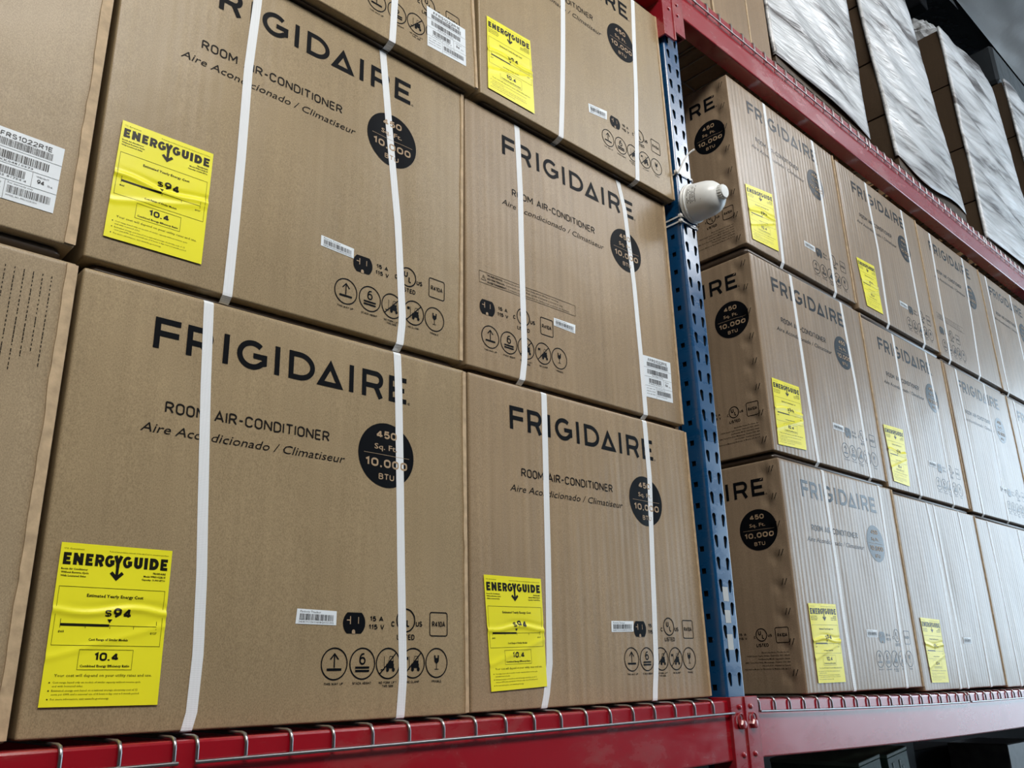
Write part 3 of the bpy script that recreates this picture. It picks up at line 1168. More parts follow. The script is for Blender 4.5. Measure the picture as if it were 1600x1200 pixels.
            for i in range(n - 1):
                a, b, c, d = 2 * i, 2 * i + 1, 2 * i + 3, 2 * i + 2
                Fs += [(a, d, c, b), (m + a, m + b, m + c, m + d), (a, m + a, m + d, d), (b, c, m + c, m + b)]
            o = mesh_obj('strap', allv, Fs, M_STRAP, self.root)

    def flap(self, side='R', w=.010, seed=1, t=.0022):
        rnd = random.Random(seed)
        n = 40
        V, Fs = [], []
        wob = 0
        for i in range(n + 1):
            v = self.hb + .003 + (BH - self.hb - .007) * i / n
            wob = wob * .7 + rnd.uniform(-.0009, .0009)
            if side == 'R':
                a, b = BW - w + wob, BW + .0005
            else:
                a, b = -.0005, w + wob
            for (u, off) in ((a, .0002), (a + .0005, t), (b, t), (b, -.004)):
                x, z = self.xz(np.array([u]), np.array([v]))
                V.append((x[0] - self.org[0], -float(self.bfun(min(max(u, 0), BW), v)) - off, z[0] - self.org[2]))
        for i in range(n):
            for k in range(3):
                Fs.append((i * 4 + k, i * 4 + k + 1, (i + 1) * 4 + k + 1, (i + 1) * 4 + k))
        o = mesh_obj('edge_flap', V, Fs, M_EDGE, self.root)
        return o

    def prints(self, kind='front', small=True):
        if kind in ('front', 'back'):
            self.art('brand_lettering', 'brand', self.ink)
            self.art('product_lettering', 'name', self.inks)
            b = self.art('capacity_badge', 'badge', self.ink, .0005, label='round black badge with bare kraft lettering')
            self.art('badge_lettering', 'badge_text', M_KNOCK, .0012, parent=b)
            dx = 0.0 if kind == 'front' else -.383
            s = self.art('handling_symbols', 'symbols' if kind == 'front' else 'symbols_back', self.ink, .0006, tr=(dx, 0))
            self.art('socket_slots', 'knock', M_KNOCK, .0009, tr=(dx if kind == 'front' else dx - .042, 0), parent=s)
            if kind == 'back':
                self.art('warning_lettering', 'warning', self.inks)

    def side_prints(self):
        self.art('brand_lettering', 'brand', M_INK, where='L')
        self.art('product_lettering', 'name', M_INKS, where='L')
        b = self.art('capacity_badge', 'badge', M_INK, .0005, where='L', tr=(.011, .006), label='round black badge with bare kraft lettering')
        self.art('badge_lettering', 'badge_text', M_KNOCK, .0012, where='L', tr=(.011, .006), parent=b)
        p = P2()
        ul_art(p, .523, .1560, .0165)
        r410(p, .5865, .1530)
        stext(p, 'US', .543, .1500, .012, .0070, .0014)
        stext(p, 'C', .499, .1470, .005, .0065, .0014)
        stext(p, '15 A', .452, .1560, .024, .0065, .0014)
        stext(p, '115 V', .450, .1450, .027, .0065, .0014)
        self.art('handling_symbols', p.arr(), M_INK, where='L')
        self.art('address_lettering', address_art(.601), M_INKS, where='L', tr=(0, .018))
        # punched slits
        for k in range(8):
            vk = .055 + .0795 * k
            mb = P2()
            for dd in (0, .010):
                s0 = .638 - .030 + dd
                mb.stroke([(s0 - .0045, vk - .0090), (s0 + .0030, vk + .0080)], .0022)
            o = self.art('punched_slit', mb.arr(), M_DARK, .0008, where='L')


def energy(c, quad, seed=0):
    return c.sticker('energy_label', 'energy', LW, LH, quad, M_YEL, M_YINK, 'bright yellow energy guide sticker', wrinkle=.0020, nx=16, ny=80)


def ship(c, quad):
    return c.sticker('shipping_label', 'ship', SW, SH, quad, M_WLAB, M_WINK, 'white shipping label with barcodes', nx=6, ny=6, sub='barcode_print')


def track(c, quad):
    return c.sticker('tracking_label', 'track', TW, TH, quad, M_WLAB, M_WINK, 'small white tracking barcode label', nx=6, ny=2, sub='barcode_print')


# ---------------------------------------------------------------- the setting


def structure(name, mb, mat, smooth=None):
    o = mb.obj(name, mat, smooth=smooth)
    o['kind'] = 'structure'
    return o


FL = -1.45
m = MB(); m.box(-9, 12.15, -8, 2.6, FL - .1, FL); structure('floor', m, M_FLOOR)
m = MB(); m.box(12.15, 90, -50, 45, FL - .12, FL - .02); structure('ground_outside', m, M_PAVE)
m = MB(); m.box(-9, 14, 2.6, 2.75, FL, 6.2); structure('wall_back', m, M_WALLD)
m = MB(); m.box(-9.15, -9, -8, 2.6, FL, 6.2); structure('wall_left', m, M_WALLM)
m = MB(); m.box(-9, 12.15, -8.15, -8, FL, 6.2); structure('wall_front', m, M_WALLM)
# end wall with the open loading doorway
m = MB(); m.box(12, 12.15, -8, -7, FL, 6.2); m.box(12, 12.15, -.5, 2.6, FL, 6.2); m.box(12, 12.15, -7, -.5, 4.6, 6.2); structure('wall_right', m, M_WALLM)
# foil-lined ceiling with sagging folds
nx, ny = 90, 40
V, Fc = [], []
for j in range(ny + 1):
    for i in range(nx + 1):
        x = -9 + 25 * i / nx
        y = -8 + 8.2 * j / ny
        z = 4.62 + .05 * math.sin(x * 1.3 + .6 * math.sin(y)) + .07 * math.sin(y * 2.3 + .3 * x) + .015 * math.sin(x * 5 + y * 3) - .10 * max(0, (y + .6)) ** 2
        V.append((x, y, z))
for j in range(ny):
    for i in range(nx):
        a = j * (nx + 1) + i
        Fc.append((a, a + nx + 1, a + nx + 2, a + 1))
o = mesh_obj('ceiling', V, Fc, M_FOIL, smooth=True)
o['kind'] = 'structure'

V, Fc = [], []
for j in range(ny + 1):
    for i in range(nx + 1):
        x = -9 + 25 * i / nx
        t = j / ny
        y = .16 + 2.5 * t
        z = 4.60 + .55 * t ** .6 + .05 * math.sin(x * 2.1 + 9 * t) * t + .03 * math.sin(x * 6 + 20 * t) * t
        V.append((x, y, z))
for j in range(ny):
    for i in range(nx):
        a = j * (nx + 1) + i
        Fc.append((a, a + nx + 1, a + nx + 2, a + 1))
o = mesh_obj('trim_2', V, Fc, M_BLACKFILM, smooth=True)
o['kind'] = 'structure'

# ---------------------------------------------------------------- rack


def sagL(x):
    t = np.clip((.76 - x) / 3.6, 0, 1)
    return -.0055 - .008 * 4 * t * (1 - t)


def sagR(x):
    t = np.clip((x - .85) / 3.9, 0, 1)
    return -.0055 - .027 * 4 * t * (1 - t)


def beam(x0, x1, top, sag, label, h=.130):
    """boxy step beam: front face 0.13 high, 0.055 deep"""
    n = 40
    yf, d, r = -.040, .052, .004
    prof = [(yf + r, 0), (yf + .0012, -.0012), (yf, -r), (yf, -h + r), (yf + .0012, -h + .0012), (yf + r, -h), (yf + d, -h), (yf + d, -.02), (yf + d - .018, -.02), (yf + d - .018, 0)]
    V, Fs = [], []
    k = len(prof)
    xc = (x0 + x1) / 2
    for i in range(n + 1):
        x = x0 + (x1 - x0) * i / n
        for (y, z) in prof:
            V.append((x - xc, y, z + sag(x)))
    for i in range(n):
        for j in range(k):
            j2 = (j + 1) % k
            Fs.append((i * k + j, i * k + j2, (i + 1) * k + j2, (i + 1) * k + j))
    Fs.append(tuple(range(k))[::-1])
    Fs.append(tuple(n * k + j for j in range(k)))
    root = empty('shelf_beam', (xc, 0, top), label, 'beam')
    o = mesh_obj('beam_rail', V, Fs, M_RED, root)
    auto_smooth(o, 20)
    return root, xc


def connector(root, rx, xa, xb, z1, z0, outer):
    """red angle plate that clips the beam to the post; outer = -1 plate lies left of the seam, +1 right"""
    m = MB()
    y0, y1 = -.0485, -.0415
    m.box(xa - rx, xb - rx, y0, y1, z0, z1, .0015)
    # folded flange along the seam and outer wing behind
    xs = xb if outer < 0 else xa
    m.box(xs - .0022 - rx, xs + .0022 - rx, y0 - .004, y1, z0, z1, .001)
    xo = xa if outer < 0 else xb
    m.box(xo - .003 - rx, xo + .003 - rx, y0, .012, z0, z1, .001)
    o = m.obj('end_connector', M_REDC, root, 30)
    xm = (xa + xb) / 2 - rx
    for dz in (.022, .125, .165):
        if z1 - dz < z0 + .01:
            continue
        r = MB(); r.lathe([(.0062, 0), (.0062, .002), (.0035, .0045), (.001, .005)], 12, (xm + .004 * -outer, y0, z1 - dz))
        r.obj('rivet', M_REDC, o, 30)
    b = MB()
    b.lathe([(.0115, 0), (.0115, .008), (.009, .0115), (.001, .0125)], 6, (xm + .004 * -outer, y0, z1 - .060))
    b.tube([(xm + .011 * math.cos(t), y0 - .004, z1 - .052 + .016 * math.sin(t)) for t in np.linspace(0, math.pi * 2, 16)], .0022, 6, False)
    b.obj('lock_bolt', M_REDC, o, 30)
    return o


bl, xcl = beam(-2.9, .745, 0, sagL, 'red lower shelf beam left of the blue post, under the nearest boxes')
connector(bl, xcl, .745, .7975, .001, -.26, -1)
br, xcr = beam(.853, 4.75, 0, sagR, 'red lower shelf beam right of the blue post, glossy with bluish glare')
connector(br, xcr, .8005, .853, .001, -.26, 1)
TOP = 2.137
flat = lambda x: 0.0
bul, xul = beam(-2.9, .748, TOP, flat, 'dark red upper shelf beam left of the blue post', .143)
o = connector(bul, xul, .748, .7955, .001, -.272, -1)
bur, xur = beam(.850, 4.75, TOP, flat, 'long red upper shelf beam right of the blue post, below the wrapped pallets', .143)
connector(bur, xur, .7985, .850, .001, -.235, 1)

# rear beams carry the decks
for (x0, x1, top, s, lab) in ((-2.9, .78, 0, sagL, 'rear red beam under the lower left deck'), (.82, 4.75, 0, sagR, 'rear red beam under the lower right deck'),
                              (-2.9, .78, TOP, flat, 'rear red beam under the upper left deck'), (.82, 4.75, TOP, flat, 'rear red beam under the upper right deck')):
    rb_, _ = beam(x0, x1, top, s, lab)
    rb_.location.y = 1.05


def cell_plate(m, cells, thick, put):
    """sheet built of rectangular cells, each with one real hole: (x0, x1, z0, z1, hole points counter-clockwise)"""
    for (x0, x1, z0, z1, hole) in cells:
        cx, cz = sum(q[0] for q in hole) / len(hole), sum(q[1] for q in hole) / len(hole)
        n = len(hole)
        out = []
        for (a, b) in hole:
            dx, dz = a - cx, b - cz
            k = min(((x1 - cx) / dx if dx > 0 else (x0 - cx) / dx) if abs(dx) > 1e-9 else 1e9,
                    ((z1 - cz) / dz if dz > 0 else (z0 - cz) / dz) if abs(dz) > 1e-9 else 1e9)
            out.append((cx + dx * k, cz + dz * k))
        vs = [put(a, b, 0) for a, b in hole] + [put(a, b, 0) for a, b in out] + [put(a, b, thick) for a, b in hole]
        fs = []
        for i in range(n):
            j = (i + 1) % n
            fs.append((i, j, n + j, n + i))
            fs.append((i, 2 * n + i, 2 * n + j, j))
            # corner filler
            pa, pb = out[i], out[j]
            if abs(pa[0] - pb[0]) > 1e-9 and abs(pa[1] - pb[1]) > 1e-9:
                on = lambda q: abs(q[0] - x0) < 1e-9 or abs(q[0] - x1) < 1e-9
                c = (pa[0], pb[1]) if on(pa) else (pb[0], pa[1])
                vs.append(put(c[0], c[1], 0))
                fs.append((n + i, n + j, len(vs) - 1))
        m.add(vs, fs)


PX0, PX1, PZ0, PZ1 = .760, .836, FL, 2.62
PYF = -.030


def make_post(label, x_off, y_off, name='rack_upright'):
    root = empty(name, (x_off, y_off, 0), label, 'rack post')
    w = PX1 - PX0
    r = .006
    pitch = .0540

    def tear(cx, cz, lean):
        pts = []
        for a in range(-20, 201, 20):
            t = math.radians(a)
            pts.append((cx + .0078 * math.cos(t), cz + .0085 + .0078 * math.sin(t)))
        pts += [(cx - .0045 + lean, cz - .012), (cx - .002 + lean, cz - .0155), (cx + .002 + lean, cz - .0155), (cx + .0045 + lean, cz - .012)]
        return pts
    m = MB()
    D = .070
    nk = int((PZ1 - PZ0) / pitch)
    mid = (PX0 + PX1) / 2
    zs = .0390 - pitch * math.floor((.0390 - PZ0) / pitch) + pitch
    cells = []
    for k in range(nk - 2):
        cz = zs + k * pitch
        za, zb = (PZ0 if k == 0 else cz - pitch / 2), (PZ1 if k == nk - 3 else cz + pitch / 2)
        cells.append((PX0 + r, mid, za, zb, tear(PX0 + .018, cz, .002)))
        cells.append((mid, PX1 - r, za, zb, tear(PX1 - .018, cz, -.002)))
    cell_plate(m, cells, .0022, lambda a, b, t: (a, PYF + t, b))
    zs = .0760 - pitch * math.floor((.0760 - PZ0) / pitch) + pitch
    cells = []
    for k in range(nk - 2):
        cz = zs + k * pitch
        za, zb = (PZ0 if k == 0 else cz - pitch / 2), (PZ1 if k == nk - 3 else cz + pitch / 2)
        a, yc = .0066, .003
        cells.append((PYF + r, PYF + D, za, zb, [(yc - a, cz - a), (yc + a, cz - a), (yc + a, cz + a), (yc - a, cz + a)]))
    cell_plate(m, cells, .0022, lambda a, b, t: (PX0 + t, a, b))
    cell_plate(m, cells, .0022, lambda a, b, t: (PX1 - t, a, b))
    # rounded corners
    for (cx, sgn) in ((PX0 + r, -1), (PX1 - r, 1)):
        vs, fs = [], []
        for i in range(7):
            t = math.radians(90 * i / 6)
            for rr in (r, r - .0022):
                x = cx + sgn * rr * math.sin(t)
                y = PYF + r - rr * math.cos(t)
                vs += [(x, y, PZ0), (x, y, PZ1)]
        for i in range(6):
            a = 4 * i
            fs += [(a, a + 1, a + 5, a + 4), (a + 2, a + 6, a + 7, a + 3)]
        m.add(vs, fs)
    # returned rear lips
    m.box(PX0, PX0 + .022, PYF + D - .002, PYF + D, PZ0, PZ1)
    m.box(PX1 - .022, PX1, PYF + D - .002, PYF + D, PZ0, PZ1)
    post = m.obj('post_channel', M_BLUE, root, 30)
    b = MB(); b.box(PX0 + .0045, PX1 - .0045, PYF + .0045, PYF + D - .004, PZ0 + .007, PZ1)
    b.obj('hole_shade_block', M_DARK, root)  # near-black block behind the holes: the hollow post's shade put into colour
    b = MB(); b.box(PX0 - .02, PX1 + .02, PYF - .02, PYF + .10, FL, FL + .006, .001)
    b.obj('foot_plate', M_BLUE, root)
    return root


post = make_post('blue rack post with teardrop holes between the two bays of boxes', 0, 0)
for (z, h) in ((.236, .034), (.183, .030), (.124, .036)):
    t = MB(); t.box(.783, .806, PYF - .0006, PYF, z - h / 2, z + h / 2)
    o = t.obj('tape_residue', M_TAPE, post)
    o['label'] = 'pale speckled tape residue'
rp = MB(); rp.box(.762, .834, 1.02, 1.09, FL, 2.62, .004)
rp.obj('rear_post', M_BLUE, post)
for k in range(4):
    z = -1.1 + k * 1.0
    t = MB(); t.tube([(.798, .04, z), (.798, 1.02, z)], .012, 8)
    t.obj('cross_brace', M_BLUE, post)


def wire_deck(x0, x1, top, sag, label, drop=.030):
    if top > 1:
        drop = .048
    zc = top
    root = empty('wire_deck', ((x0 + x1) / 2, 0, zc), label, 'wire deck', None)
    xc = (x0 + x1) / 2
    n = int(round((x1 - x0) / .0705))
    src = None
    yf = -.0445
    for i in range(n + 1):
        x = x0 + (x1 - x0) * i / n
        z = float(sag(x))
        if src is None:
            m = MB()
            pts = [(0, 1.05, .0035), (0, .5, .0035), (0, .02, .0035), (0, -.030, .0035), (0, -.0385, .0020), (0, -.0428, -.0030), (0, yf, -.010), (0, yf, -drop)]
            m.tube(pts, .0027, 7)
            src = m.obj('deck_wire', M_WIRE, root, 60)
            src.location = (x - xc, 0, z)
        else:
            share(src, root, (x - xc, 0, z))
    for (y, zz, r) in ((yf - .0045, -drop + .002, .0028), (-.012, .0085, .0022), (.25, .0, .0027), (.55, .0, .0027), (.85, .0, .0027)):
        pts = [(x0 - xc - .004 + (x1 - x0 + .008) * i / 12, y, zz + float(sag(x0 + (x1 - x0) * i / 12))) for i in range(13)]
        if y == -.012:
            continue
        m = MB(); m.tube(pts, r, 7)
        m.obj('edge_wire' if y < 0 else 'long_wire', M_WIRE, root, 60)
    return root


wire_deck(-1.822, -.552, 0, sagL, 'wire shelf deck at the far left, ending under the big left box')
wire_deck(-.521, .749, 0, sagL, 'wire shelf deck hooked over the lower beam just left of the post')
wire_deck(.868, 2.138, 0, sagR, 'wire shelf deck hooked over the lower beam just right of the post')
wire_deck(2.166, 3.436, 0, sagR, 'wire shelf deck on the lower beam, second to the right of the post')
wire_deck(3.464, 4.734, 0, sagR, 'wire shelf deck on the lower beam at the far right edge')
wire_deck(-.521, .749, TOP, flat, 'wire shelf deck above the top row of the left bay')
wire_deck(.868, 2.138, TOP, flat, 'wire shelf deck on the upper beam, right of the post under brown cartons')
wire_deck(2.166, 3.436, TOP, flat, 'wire shelf deck on the upper beam under the middle wrapped pallet')
wire_deck(3.464, 4.734, TOP, flat, 'wire shelf deck on the upper beam at the far right')

# ---------------------------------------------------------------- boxes, left bay
A = Carton(-.734, -.008, -.004, .637, mat=0, corners=dict(TL=(-.734, .638), TR=(-.008, .641), BR=(-.006, -.004), BL=(-.734, -.004)), hb=.0,
           straps=[[(-.544, .632), (-.537, .499), (-.524, .300), (-.517, .207), (-.512, .100), (-.514, .02), (-.519, -.002)],
                   [(-.175, .637), (-.171, .577), (-.164, .397), (-.158, .228), (-.151, .059), (-.155, -.003)]],
           label='largest kraft box in the bottom left, its upright yellow label fully in view', seed=1)
A.prints()
energy(A, [(-.713, .240), (-.565, .239), (-.564, .032), (-.714, .034)])
track(A, [(-.358, .166), (-.286, .164), (-.286, .142), (-.360, .143)])
B = Carton(0, .732, -.004, .64, mat=1, corners=dict(TL=(.001, .641), TR=(.731, .643), BR=(.738, .0015), BL=(.001, -.003)), hb=.0,
           straps=[[(.216, .641), (.213, .447), (.208, .249), (.203, .076), (.190, .012), (.185, .001)], [(.563, .647), (.567, .494), (.550, .268), (.539, .073), (.527, .007)]],
           label='kraft box in the bottom row directly left of the blue post', seed=2)
B.prints()
energy(B, [(.032, .241), (.184, .241), (.193, .038), (.047, .032)])
track(B, [(.393, .165), (.467, .166), (.465, .144), (.392, .142)])
C = Carton(-.737, -.010, .644, 1.302, y=.004, mat=0, corners=dict(TL=(-.738, 1.302), TR=(-.004, 1.304), BR=(-.012, .6425), BL=(-.736, .640)), hb=.015,
           straps=[[(-.504, 1.263), (-.511, 1.101), (-.510, .916), (-.511, .790), (-.513, .652)], [(-.224, 1.306), (-.203, 1.123), (-.177, .912), (-.161, .710), (-.167, .647)]],
           label='kraft box in the middle row above the largest box, creased yellow label at its left', seed=3)
C.prints()
energy(C, [(-.709, .901), (-.560, .903), (-.562, .697), (-.714, .696)])
track(C, [(-.347, .826), (-.276, .822), (-.276, .802), (-.347, .805)])
D = Carton(.002, .732, .646, 1.30, y=.004, mat=1, corners=dict(TL=(.002, 1.300), TR=(.732, 1.302), BR=(.731, .6455), BL=(.000, .6435)), hb=.012,
           straps=[[(.162, 1.300), (.167, 1.120), (.164, .876), (.165, .709), (.155, .651)], [(.530, 1.306), (.552, 1.215), (.568, .997), (.575, .806), (.576, .660)]],
           label='kraft box in the middle row beside the blue post, warning panel and white shipping label', seed=4)
D.prints('back')
ship(D, [(.583, .817), (.695, .821), (.693, .711), (.584, .707)])
track(D, [(.260, .829), (.332, .830), (.330, .808), (.259, .810)])


def fw(*pts, Y=-.020):
    """slide points seen on the plane y=0 along their sight lines to the plane of a box that stands further out"""
    k = (Y + 1.2533) / 1.2533
    return [(-1.078 + (x + 1.078) * k, .0539 + (z - .0539) * k) for x, z in pts]


e = fw((-.69, 1.99), (.002, 1.99), (.037, 1.322), (-.690, 1.320))
Eb = Carton(-.690, .030, 1.307, 1.96, y=-.020, mat=0, corners=dict(TL=(-.710, 1.952), TR=(-.006, 1.952), BR=(e[2][0], 1.3045), BL=(e[3][0], 1.3045)), hb=.0075, inset=.018,
            straps=[fw((-.52, 1.9), (-.52, 1.31)), fw((-.196, 1.60), (-.199, 1.445), (-.203, 1.317))],
            label='kraft box in the top row, only its lower corner with a white label showing', seed=5)
Eb.prints()
ship(Eb, fw((-.113, 1.480), (.000, 1.480), (.002, 1.379), (-.110, 1.375)))
e = fw((.046, 1.330), (.771, 1.314), (.774, 1.960), (.040, 1.962))
Fb = Carton(.044, .772, 1.305, 1.962, y=-.020, mat=0, corners=dict(TL=(e[3][0], 1.944), TR=(.744, 1.944), BR=(.7520, 1.3035), BL=(e[0][0], 1.3035)), hb=.0065, inset=.018,
            straps=[fw((.347, 1.778), (.325, 1.460), (.311, 1.311)), fw((.662, 1.970), (.638, 1.616), (.613, 1.314))],
            label='kraft box in the top row touching the blue post, with a slanted yellow label', seed=6)
Fb.prints()
energy(Fb, fw((.067, 1.559), (.211, 1.565), (.219, 1.354), (.068, 1.354)))
track(Fb, fw((.424, 1.485), (.500, 1.496), (.497, 1.468), (.425, 1.458)))
G1 = Carton(-1.475, -.742, -.006, .642, y=.002, mat=2, corners=dict(TR=(-.742, .640), BR=(-.744, -.006)), hb=.0, bulge=.004,
            straps=[[(-1.3, .64), (-1.3, 0)], [(-.93, .64), (-.93, 0)]], label='worn kraft box at the left edge, bottom row, with faint dark scuff lines', seed=7)
G2 = Carton(-1.480, -.746, .646, 1.302, y=.0, mat=2, corners=dict(TR=(-.748, 1.302), BR=(-.751, .646)), hb=.016, bulge=.004,
            straps=[[(-1.3, 1.3), (-1.3, .65)], [(-1.0, 1.3), (-1.0, .65)]], label='kraft box cut by the left edge, middle row, with a white barcode label', seed=8)
ship(G2, [(-.893, .814), (-.784, .813), (-.786, .705), (-.893, .704)])
# worn scuff lines on the lower left box
sc = P2()
rr = random.Random(3)
for k in range(13):
    u = .555 + k * .0118
    ht = rr.uniform(.10, .16)
    v = BH - .03
    while v > BH - .03 - ht:
        sc.rect(u - .0006, v - rr.uniform(.002, .006), u + .0006, v)
        v -= .0065
G1.art('scuff_marks', sc.arr(), M_INKS, .0006)
for c in (A, B, C, D, Eb, Fb):
    c.add_straps()
    c.flap('R', .008, c.seed)
for c in (G1, G2):
    c.flap('R', .015, c.seed + 3)

# ---------------------------------------------------------------- boxes, right bay
XR = 1.140
RW = .739
zrow = [(-.008, .628), (.632, 1.282), (1.286, 1.945)]
zdrop = [.004, -.009, -.015, -.015]
st = {(2, 0): [[(1.371, 1.933), (1.366, 1.586), (1.355, 1.302)], [(1.707, 1.934), (1.716, 1.724), (1.711, 1.297)]],
      (2, 1): [[(2.129, 1.887), (2.142, 1.639), (2.120, 1.286)], [(2.463, 1.901), (2.459, 1.648), (2.450, 1.285)]],
      (2, 2): [[(2.759, 1.888), (2.718, 1.278)], [(3.140, 1.866), (3.052, 1.270)]],
      (2, 3): [[(3.448, 1.858), (3.431, 1.36)], [(3.80, 1.87), (3.80, 1.3)]],
      (1, 0): [[(1.380, 1.281), (1.387, .912), (1.396, .651)], [(1.722, 1.276), (1.739, .993), (1.747, .648)]],
      (1, 1): [[(2.136, 1.254), (2.130, 1.002), (2.143, .641)], [(2.443, 1.249), (2.451, 1.033), (2.444, .628)]],
      (1, 2): [[(2.736, 1.260), (2.734, .633)], [(3.061, 1.249), (3.021, .622)]],
      (1, 3): [[(3.45, 1.26), (3.45, .63)], [(3.80, 1.25), (3.80, .62)]],
      (0, 0): [[(1.395, .631), (1.399, .320), (1.399, .224), (1.405, -.003)], [(1.772, .618), (1.766, .341), (1.761, .236), (1.746, -.013)]],
      (0, 1): [[(2.156, .608), (2.182, .366), (2.168, -.024)], [(2.215, .608), (2.225, .366), (2.235, -.024)], [(2.445, .597), (2.453, .375), (2.449, -.021)]],
      (0, 2): [[(2.749, .596), (2.760, .393), (2.768, -.017)], [(3.10, .6), (3.10, 0)]],
      (0, 3): [[(3.45, .6), (3.45, 0)], [(3.80, .6), (3.80, 0)]]}
en = {(2, 0): [(1.172, 1.542), (1.335, 1.565), (1.332, 1.352), (1.176, 1.345)], (2, 1): [(1.919, 1.526), (2.064, 1.532), (2.076, 1.334), (1.943, 1.333)],
      (1, 0): [(1.173, .881), (1.331, .884), (1.327, .683), (1.166, .676)], (1, 1): [(1.912, .870), (2.070, .876), (2.050, .664), (1.924, .668)],
      (0, 0): [(1.198, .230), (1.352, .232), (1.352, .022), (1.201, .022)], (0, 1): [(1.925, .211), (2.074, .207), (2.069, .006), (1.935, .008)]}
rowname = ['bottom', 'middle', 'top']
colname = ['nearest the blue post, punched side showing', 'second column', 'third column', 'last column at picture edge']
for r in range(3):
    for i in range(4):
        z0, z1 = zrow[r]
        dz = zdrop[i]
        x0 = XR + i * RW
        xtra = ', yellow label' if (r, i) in en else ''
        c = Carton(x0, x0 + RW - .012, z0 + dz, z1 + dz, y=(-.022, -.015, -.012)[r] + .002 * ((i * 7 + r) % 3), mat=3, hb=(.0, .019, .028)[r], inset=.010,
                   straps=st[(r, i)], left_detail=(i == 0), label='kraft box, right bay %s row, %s%s' % (rowname[r], colname[i], xtra), seed=20 + r * 4 + i,
                   group=None, bulge=.0025)
        if not (r == 0 and i >= 1):
            c.prints('back' if (r, i) in ((2, 2),) else 'front')
        if (r, i) in en:
            energy(c, en[(r, i)])
        base = x0 + .383
        if (r, i) != (2, 2):
            track(c, [(base, z0 + dz + .170), (base + .072, z0 + dz + .170), (base + .072, z0 + dz + .148), (base, z0 + dz + .148)])
        if i == 0:
            c.side_prints()
        c.add_straps()
        c.flap('R', .007, c.seed, .003)

# ---------------------------------------------------------------- dome camera and cable ties on the post
cr = empty('security_camera', (.800, -.041, 1.309), 'white dome security camera fixed to the front of the blue post', 'camera')
cr.rotation_euler = (.12, 0, 0)
cr.scale = (.94, .94, .94)
m = MB(); m.lathe([(.058, 0), (.0605, .002), (.0605, .007), (.058, .009), (.0585, .0095), (.0600, .011), (.0600, .015), (.058, .017)], 40)
m.obj('mounting_ring', M_WHITE, cr, 40)
m = MB(); m.lathe([(.0565, .016), (.0565, .020), (.0545, .050), (.052, .070), (.0470, .086), (.0385, .097), (.0300, .104), (.018, .108), (.001, .1085)], 40)
hs = m.obj('housing', M_WHITE, cr, 40)
m = MB()
prof = [(.0200, 0), (.0205, .004), (.0205, .018), (.0185, .0215), (.001, .022)]
m.lathe(prof, 24, (-.004, -.101, .004))
for k in range(18):
    t = 2 * math.pi * k / 18
    m.box(-.004 + .0205 * math.cos(t) - .0012, -.004 + .0205 * math.cos(t) + .0012, -.119, -.105, .004 + .0205 * math.sin(t) - .0012, .004 + .0205 * math.sin(t) + .0012)
m.obj('cable_gland', M_WHITE, cr, 40)
# shield seam: raised crescent on the housing
m = MB()
pts = []
for a in np.linspace(-160, 20, 24):
    t = math.radians(a)
    h = .072 + .012 * math.sin(t)
    rr_ = .0515 - max(0, (h - .070)) * .32
    pts.append((rr_ * math.cos(t), -h, rr_ * math.sin(t)))
m.tube(pts, .0010, 6)
m.obj('housing_seam', M_LENS, cr, 60)
# rows of small printed marks on the housing
p = MB()
rm = random.Random(2)
for row in range(6):
    a0 = 198 - row * 0
    h = .024 + row * .0052
    a = 150
    while a < 205:
        ln = rm.uniform(1.5, 4.5)
        if rm.random() < (.75 if row in (0, 2, 3, 5) else .4):
            q = []
            for (aa, hh) in ((a, h), (a + ln, h), (a + ln, h + .0022), (a, h + .0022)):
                t = math.radians(aa)
                rad = .0565 - (hh - .02) * .0667 + .0004
                q.append((rad * math.cos(t), -hh, rad * math.sin(t)))
            p.add(q, [(0, 1, 2, 3)])
        a += ln + 1.4
p.obj('printed_marks', M_WINK, hs)


def loop_tie(z, label, tail=None, tilt=.0, r=.0016):
    root = empty('cable_tie', (.798, 0, z), label, 'cable tie')
    x0, x1, y0, y1 = PX0 - .798 - .003, PX1 - .798 + .003, PYF - .0035, .045
    P = [(x0, y1, 0), (x0, y0 + .01, tilt * .5), (x0 + .003, y0 + .002, tilt), (x0 + .01, y0, tilt), (x1 - .01, y0, tilt * 1.2), (x1 - .002, y0 + .003, tilt), (x1, y0 + .012, tilt), (x1, y1, 0), (x0, y1, 0)]
    V, Fs = [], []
    for i, (x, y, zz) in enumerate(P):
        for (o_, h_) in ((0, -.0024), (0, .0024), (.0013, .0024), (.0013, -.0024)):
            cx, cy = 0, .01
            dx, dy = x - cx, y - cy
            L = math.hypot(dx, dy)
            V.append((x + dx / L * o_, y + dy / L * o_, zz + h_))
    for i in range(len(P) - 1):
        for k in range(4):
            k2 = (k + 1) % 4
            Fs.append((i * 4 + k, i * 4 + k2, (i + 1) * 4 + k2, (i + 1) * 4 + k))
    mesh_obj('tie_loop', V, Fs, M_TIE, root)
    m = MB(); m.box(x0 - .006, x0 + .004, y0 - .004, y0 + .006, -.0045 + tilt, .0045 + tilt, .001)
    m.obj('tie_head', M_TIE, root)
    if tail:
        m = MB(); m.tube(tail, [.0024] * (len(tail) - 1) + [.0030], 6)
        m.obj('tie_tail', M_TIE, root, 60)
    return root


loop_tie(1.392, 'white cable tie on the post with a long loose tail above the camera', [(-.040, -.036, .004), (-.038, -.042, .014), (-.031, -.050, .036), (-.020, -.060, .060), (-.013, -.066, .070), (-.003, -.074, .079)], .010)
loop_tie(1.262, 'upper of two white cable ties holding the dome camera to the post')
loop_tie(1.246, 'lower of two white cable ties holding the dome camera to the post')

# ---------------------------------------------------------------- upper shelf: brown cartons
ZD = TOP + .0062


